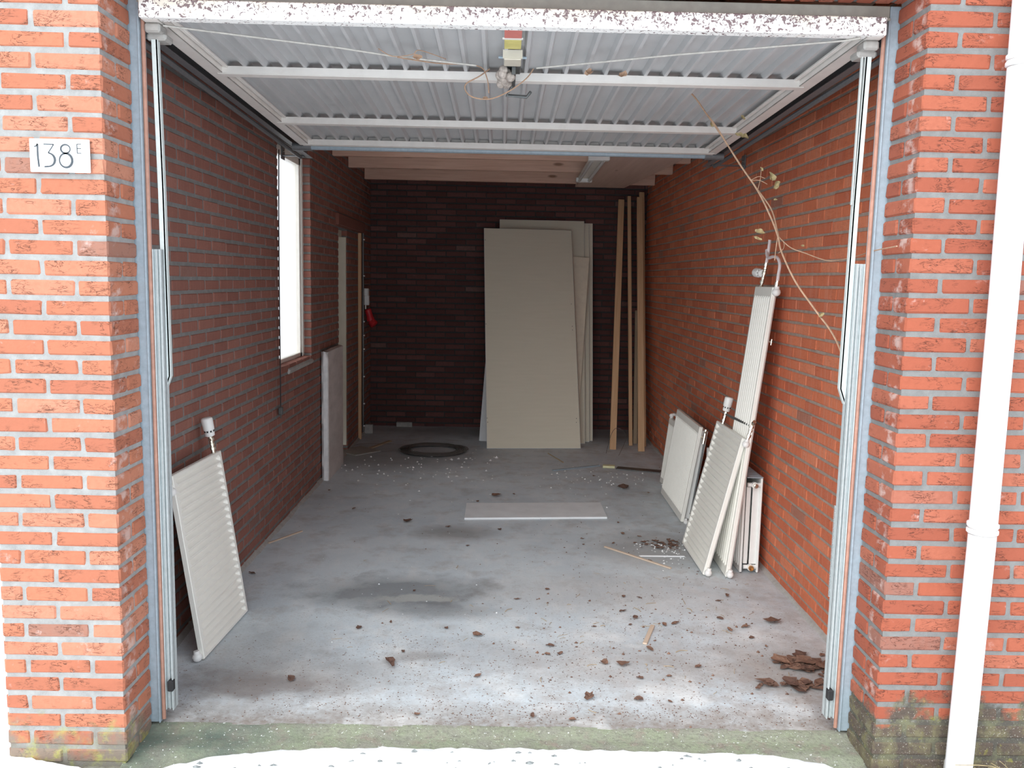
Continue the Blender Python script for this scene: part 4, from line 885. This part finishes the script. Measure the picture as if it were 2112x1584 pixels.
# ---------------------------------------------------------------- outside: downpipe, house number, dry grass
dp = empty('downpipe', (1.53, -.07, 0)); tag(dp, 'white plastic downpipe standing in front of the right brick wall', 'downpipe')
dp.rotation_euler = (0, 0, 0)
g = G(); g.tube([(.004, 0, -.03), (.014, 0, .8), (.014, 0, 1.6), (.004, 0, 2.75)], .0415, 28); g.build('pipe', M['pvc'], dp)
for z in (.845, 2.29):
    g = G(); g.lathe([(0, .0425), (.0022, .0425)], (.013 if z < 2 else .008, 0, z-.0025), (0, 0, 1), 28); g.lathe([(0, .0445), (.002, .0445)], (.013 if z < 2 else .008, 0, z+.0175), (0, 0, 1), 28); g.build('seal_ring', M['brkt'], dp)
    g = G(); g.lathe([(0, .043), (.003, .047), (.012, .047), (.015, .044), (.021, .044), (.024, .047), (.033, .047), (.036, .043)], (.013 if z < 2 else .008, 0, z), (0, 0, 1), 28); g.build('pipe_collar', M['pvc'], dp)
g = G(); g.lathe([(0, .036), (.09, .034), (.1, .03)], (.0, .012, -.04), (0, 0, 1), 20); g.build('ground_socket', M['concblk'], dp)
sg = empty('house_number_sign', (-1.468, -.010, 1.921)); tag(sg, 'white enamel house number plate reading 138 E on left pier', 'sign')
g = G(); g.box(0, .183, -.006, 0, 0, .100, .003); g.build('plate', simple('sign white', (.95, .95, .95), .3), sg)
def stroke(g, pts, w0, w1=None):
    pts = [V((p[0], 0, p[1])) for p in pts]; n_ = len(pts); vs = []
    for i, p in enumerate(pts):
        t = (pts[min(i+1, n_-1)]-pts[max(i-1, 0)]).normalized(); q = V((-t.z, 0, t.x)); w_ = (w0 if w1 is None else w0+(w1-w0)*(.5-.5*math.cos(2*PI*i/(n_-1))))/2
        vs += [p+q*w_+V((0, -.0066, 0)), p-q*w_+V((0, -.0066, 0)), p+q*w_+V((0, -.0058, 0)), p-q*w_+V((0, -.0058, 0))]
    fs = []
    for i in range(n_-1): a = i*4; fs += [(a, a+1, a+5, a+4), (a, a+4, a+6, a+2), (a+1, a+3, a+7, a+5)]
    g.add(vs, fs)
def sp(x, y): return ((x-200)/377*.183, .100-(y-870)/210*.100)
def arc(cx, cy, rx, ry, a0, a1, n_=26): return [sp(cx+rx*math.cos(math.radians(a0+(a1-a0)*i/n_)), cy+ry*math.sin(math.radians(a0+(a1-a0)*i/n_))) for i in range(n_+1)]
blk = simple('sign black', (.03, .045, .06), .4)
g = G(); stroke(g, [sp(232, 922), sp(246, 915), sp(253, 903)], .0036); stroke(g, [sp(252, 903), sp(252, 980), sp(257, 1048)], .0056); g.build('digit_1', blk, sg)
g = G(); stroke(g, [sp(290, 905), sp(354, 905)], .0034); stroke(g, [sp(354, 905), sp(336, 932), sp(318, 958)], .0032); stroke(g, [sp(318, 958)]+arc(316, 1002, 42, 42, -75, 78), .0046, .0075); stroke(g, [sp(326, 1043), sp(290, 1047)], .0046); g.build('digit_3', blk, sg)
g = G(); stroke(g, arc(427, 932, 29, 27, 0, 360, 32), .0036, .0055); stroke(g, arc(427, 1004, 40, 44, 0, 360, 40), .0075, .0042); g.build('digit_8', blk, sg)
g = G(); stroke(g, [sp(500, 900), sp(500, 958)], .0026)
for y in (901, 928, 957): stroke(g, [sp(500, y), sp(526, y)], .0024)
g.build('letter_e', blk, sg)
g = G(); rnd = random.Random(5)
for i in range(26):
    x = 1.52+rnd.random()*.32; y = -.12-rnd.random()*.1; a = rnd.uniform(-1.3, 1.3); L = rnd.uniform(.06, .2); P_ = [(x, y, -.02), (x+a*L*.3, y, L*.55), (x+a*L, y-.01, L*.8+rnd.uniform(-.03, .03))]
    g.tube(spline(P_, 4), .0013, 4)
tag(g.build('dry_grass', M['dleaf']), 'wispy tuft of dry grass at the foot of the downpipe', 'grass', kind='stuff')
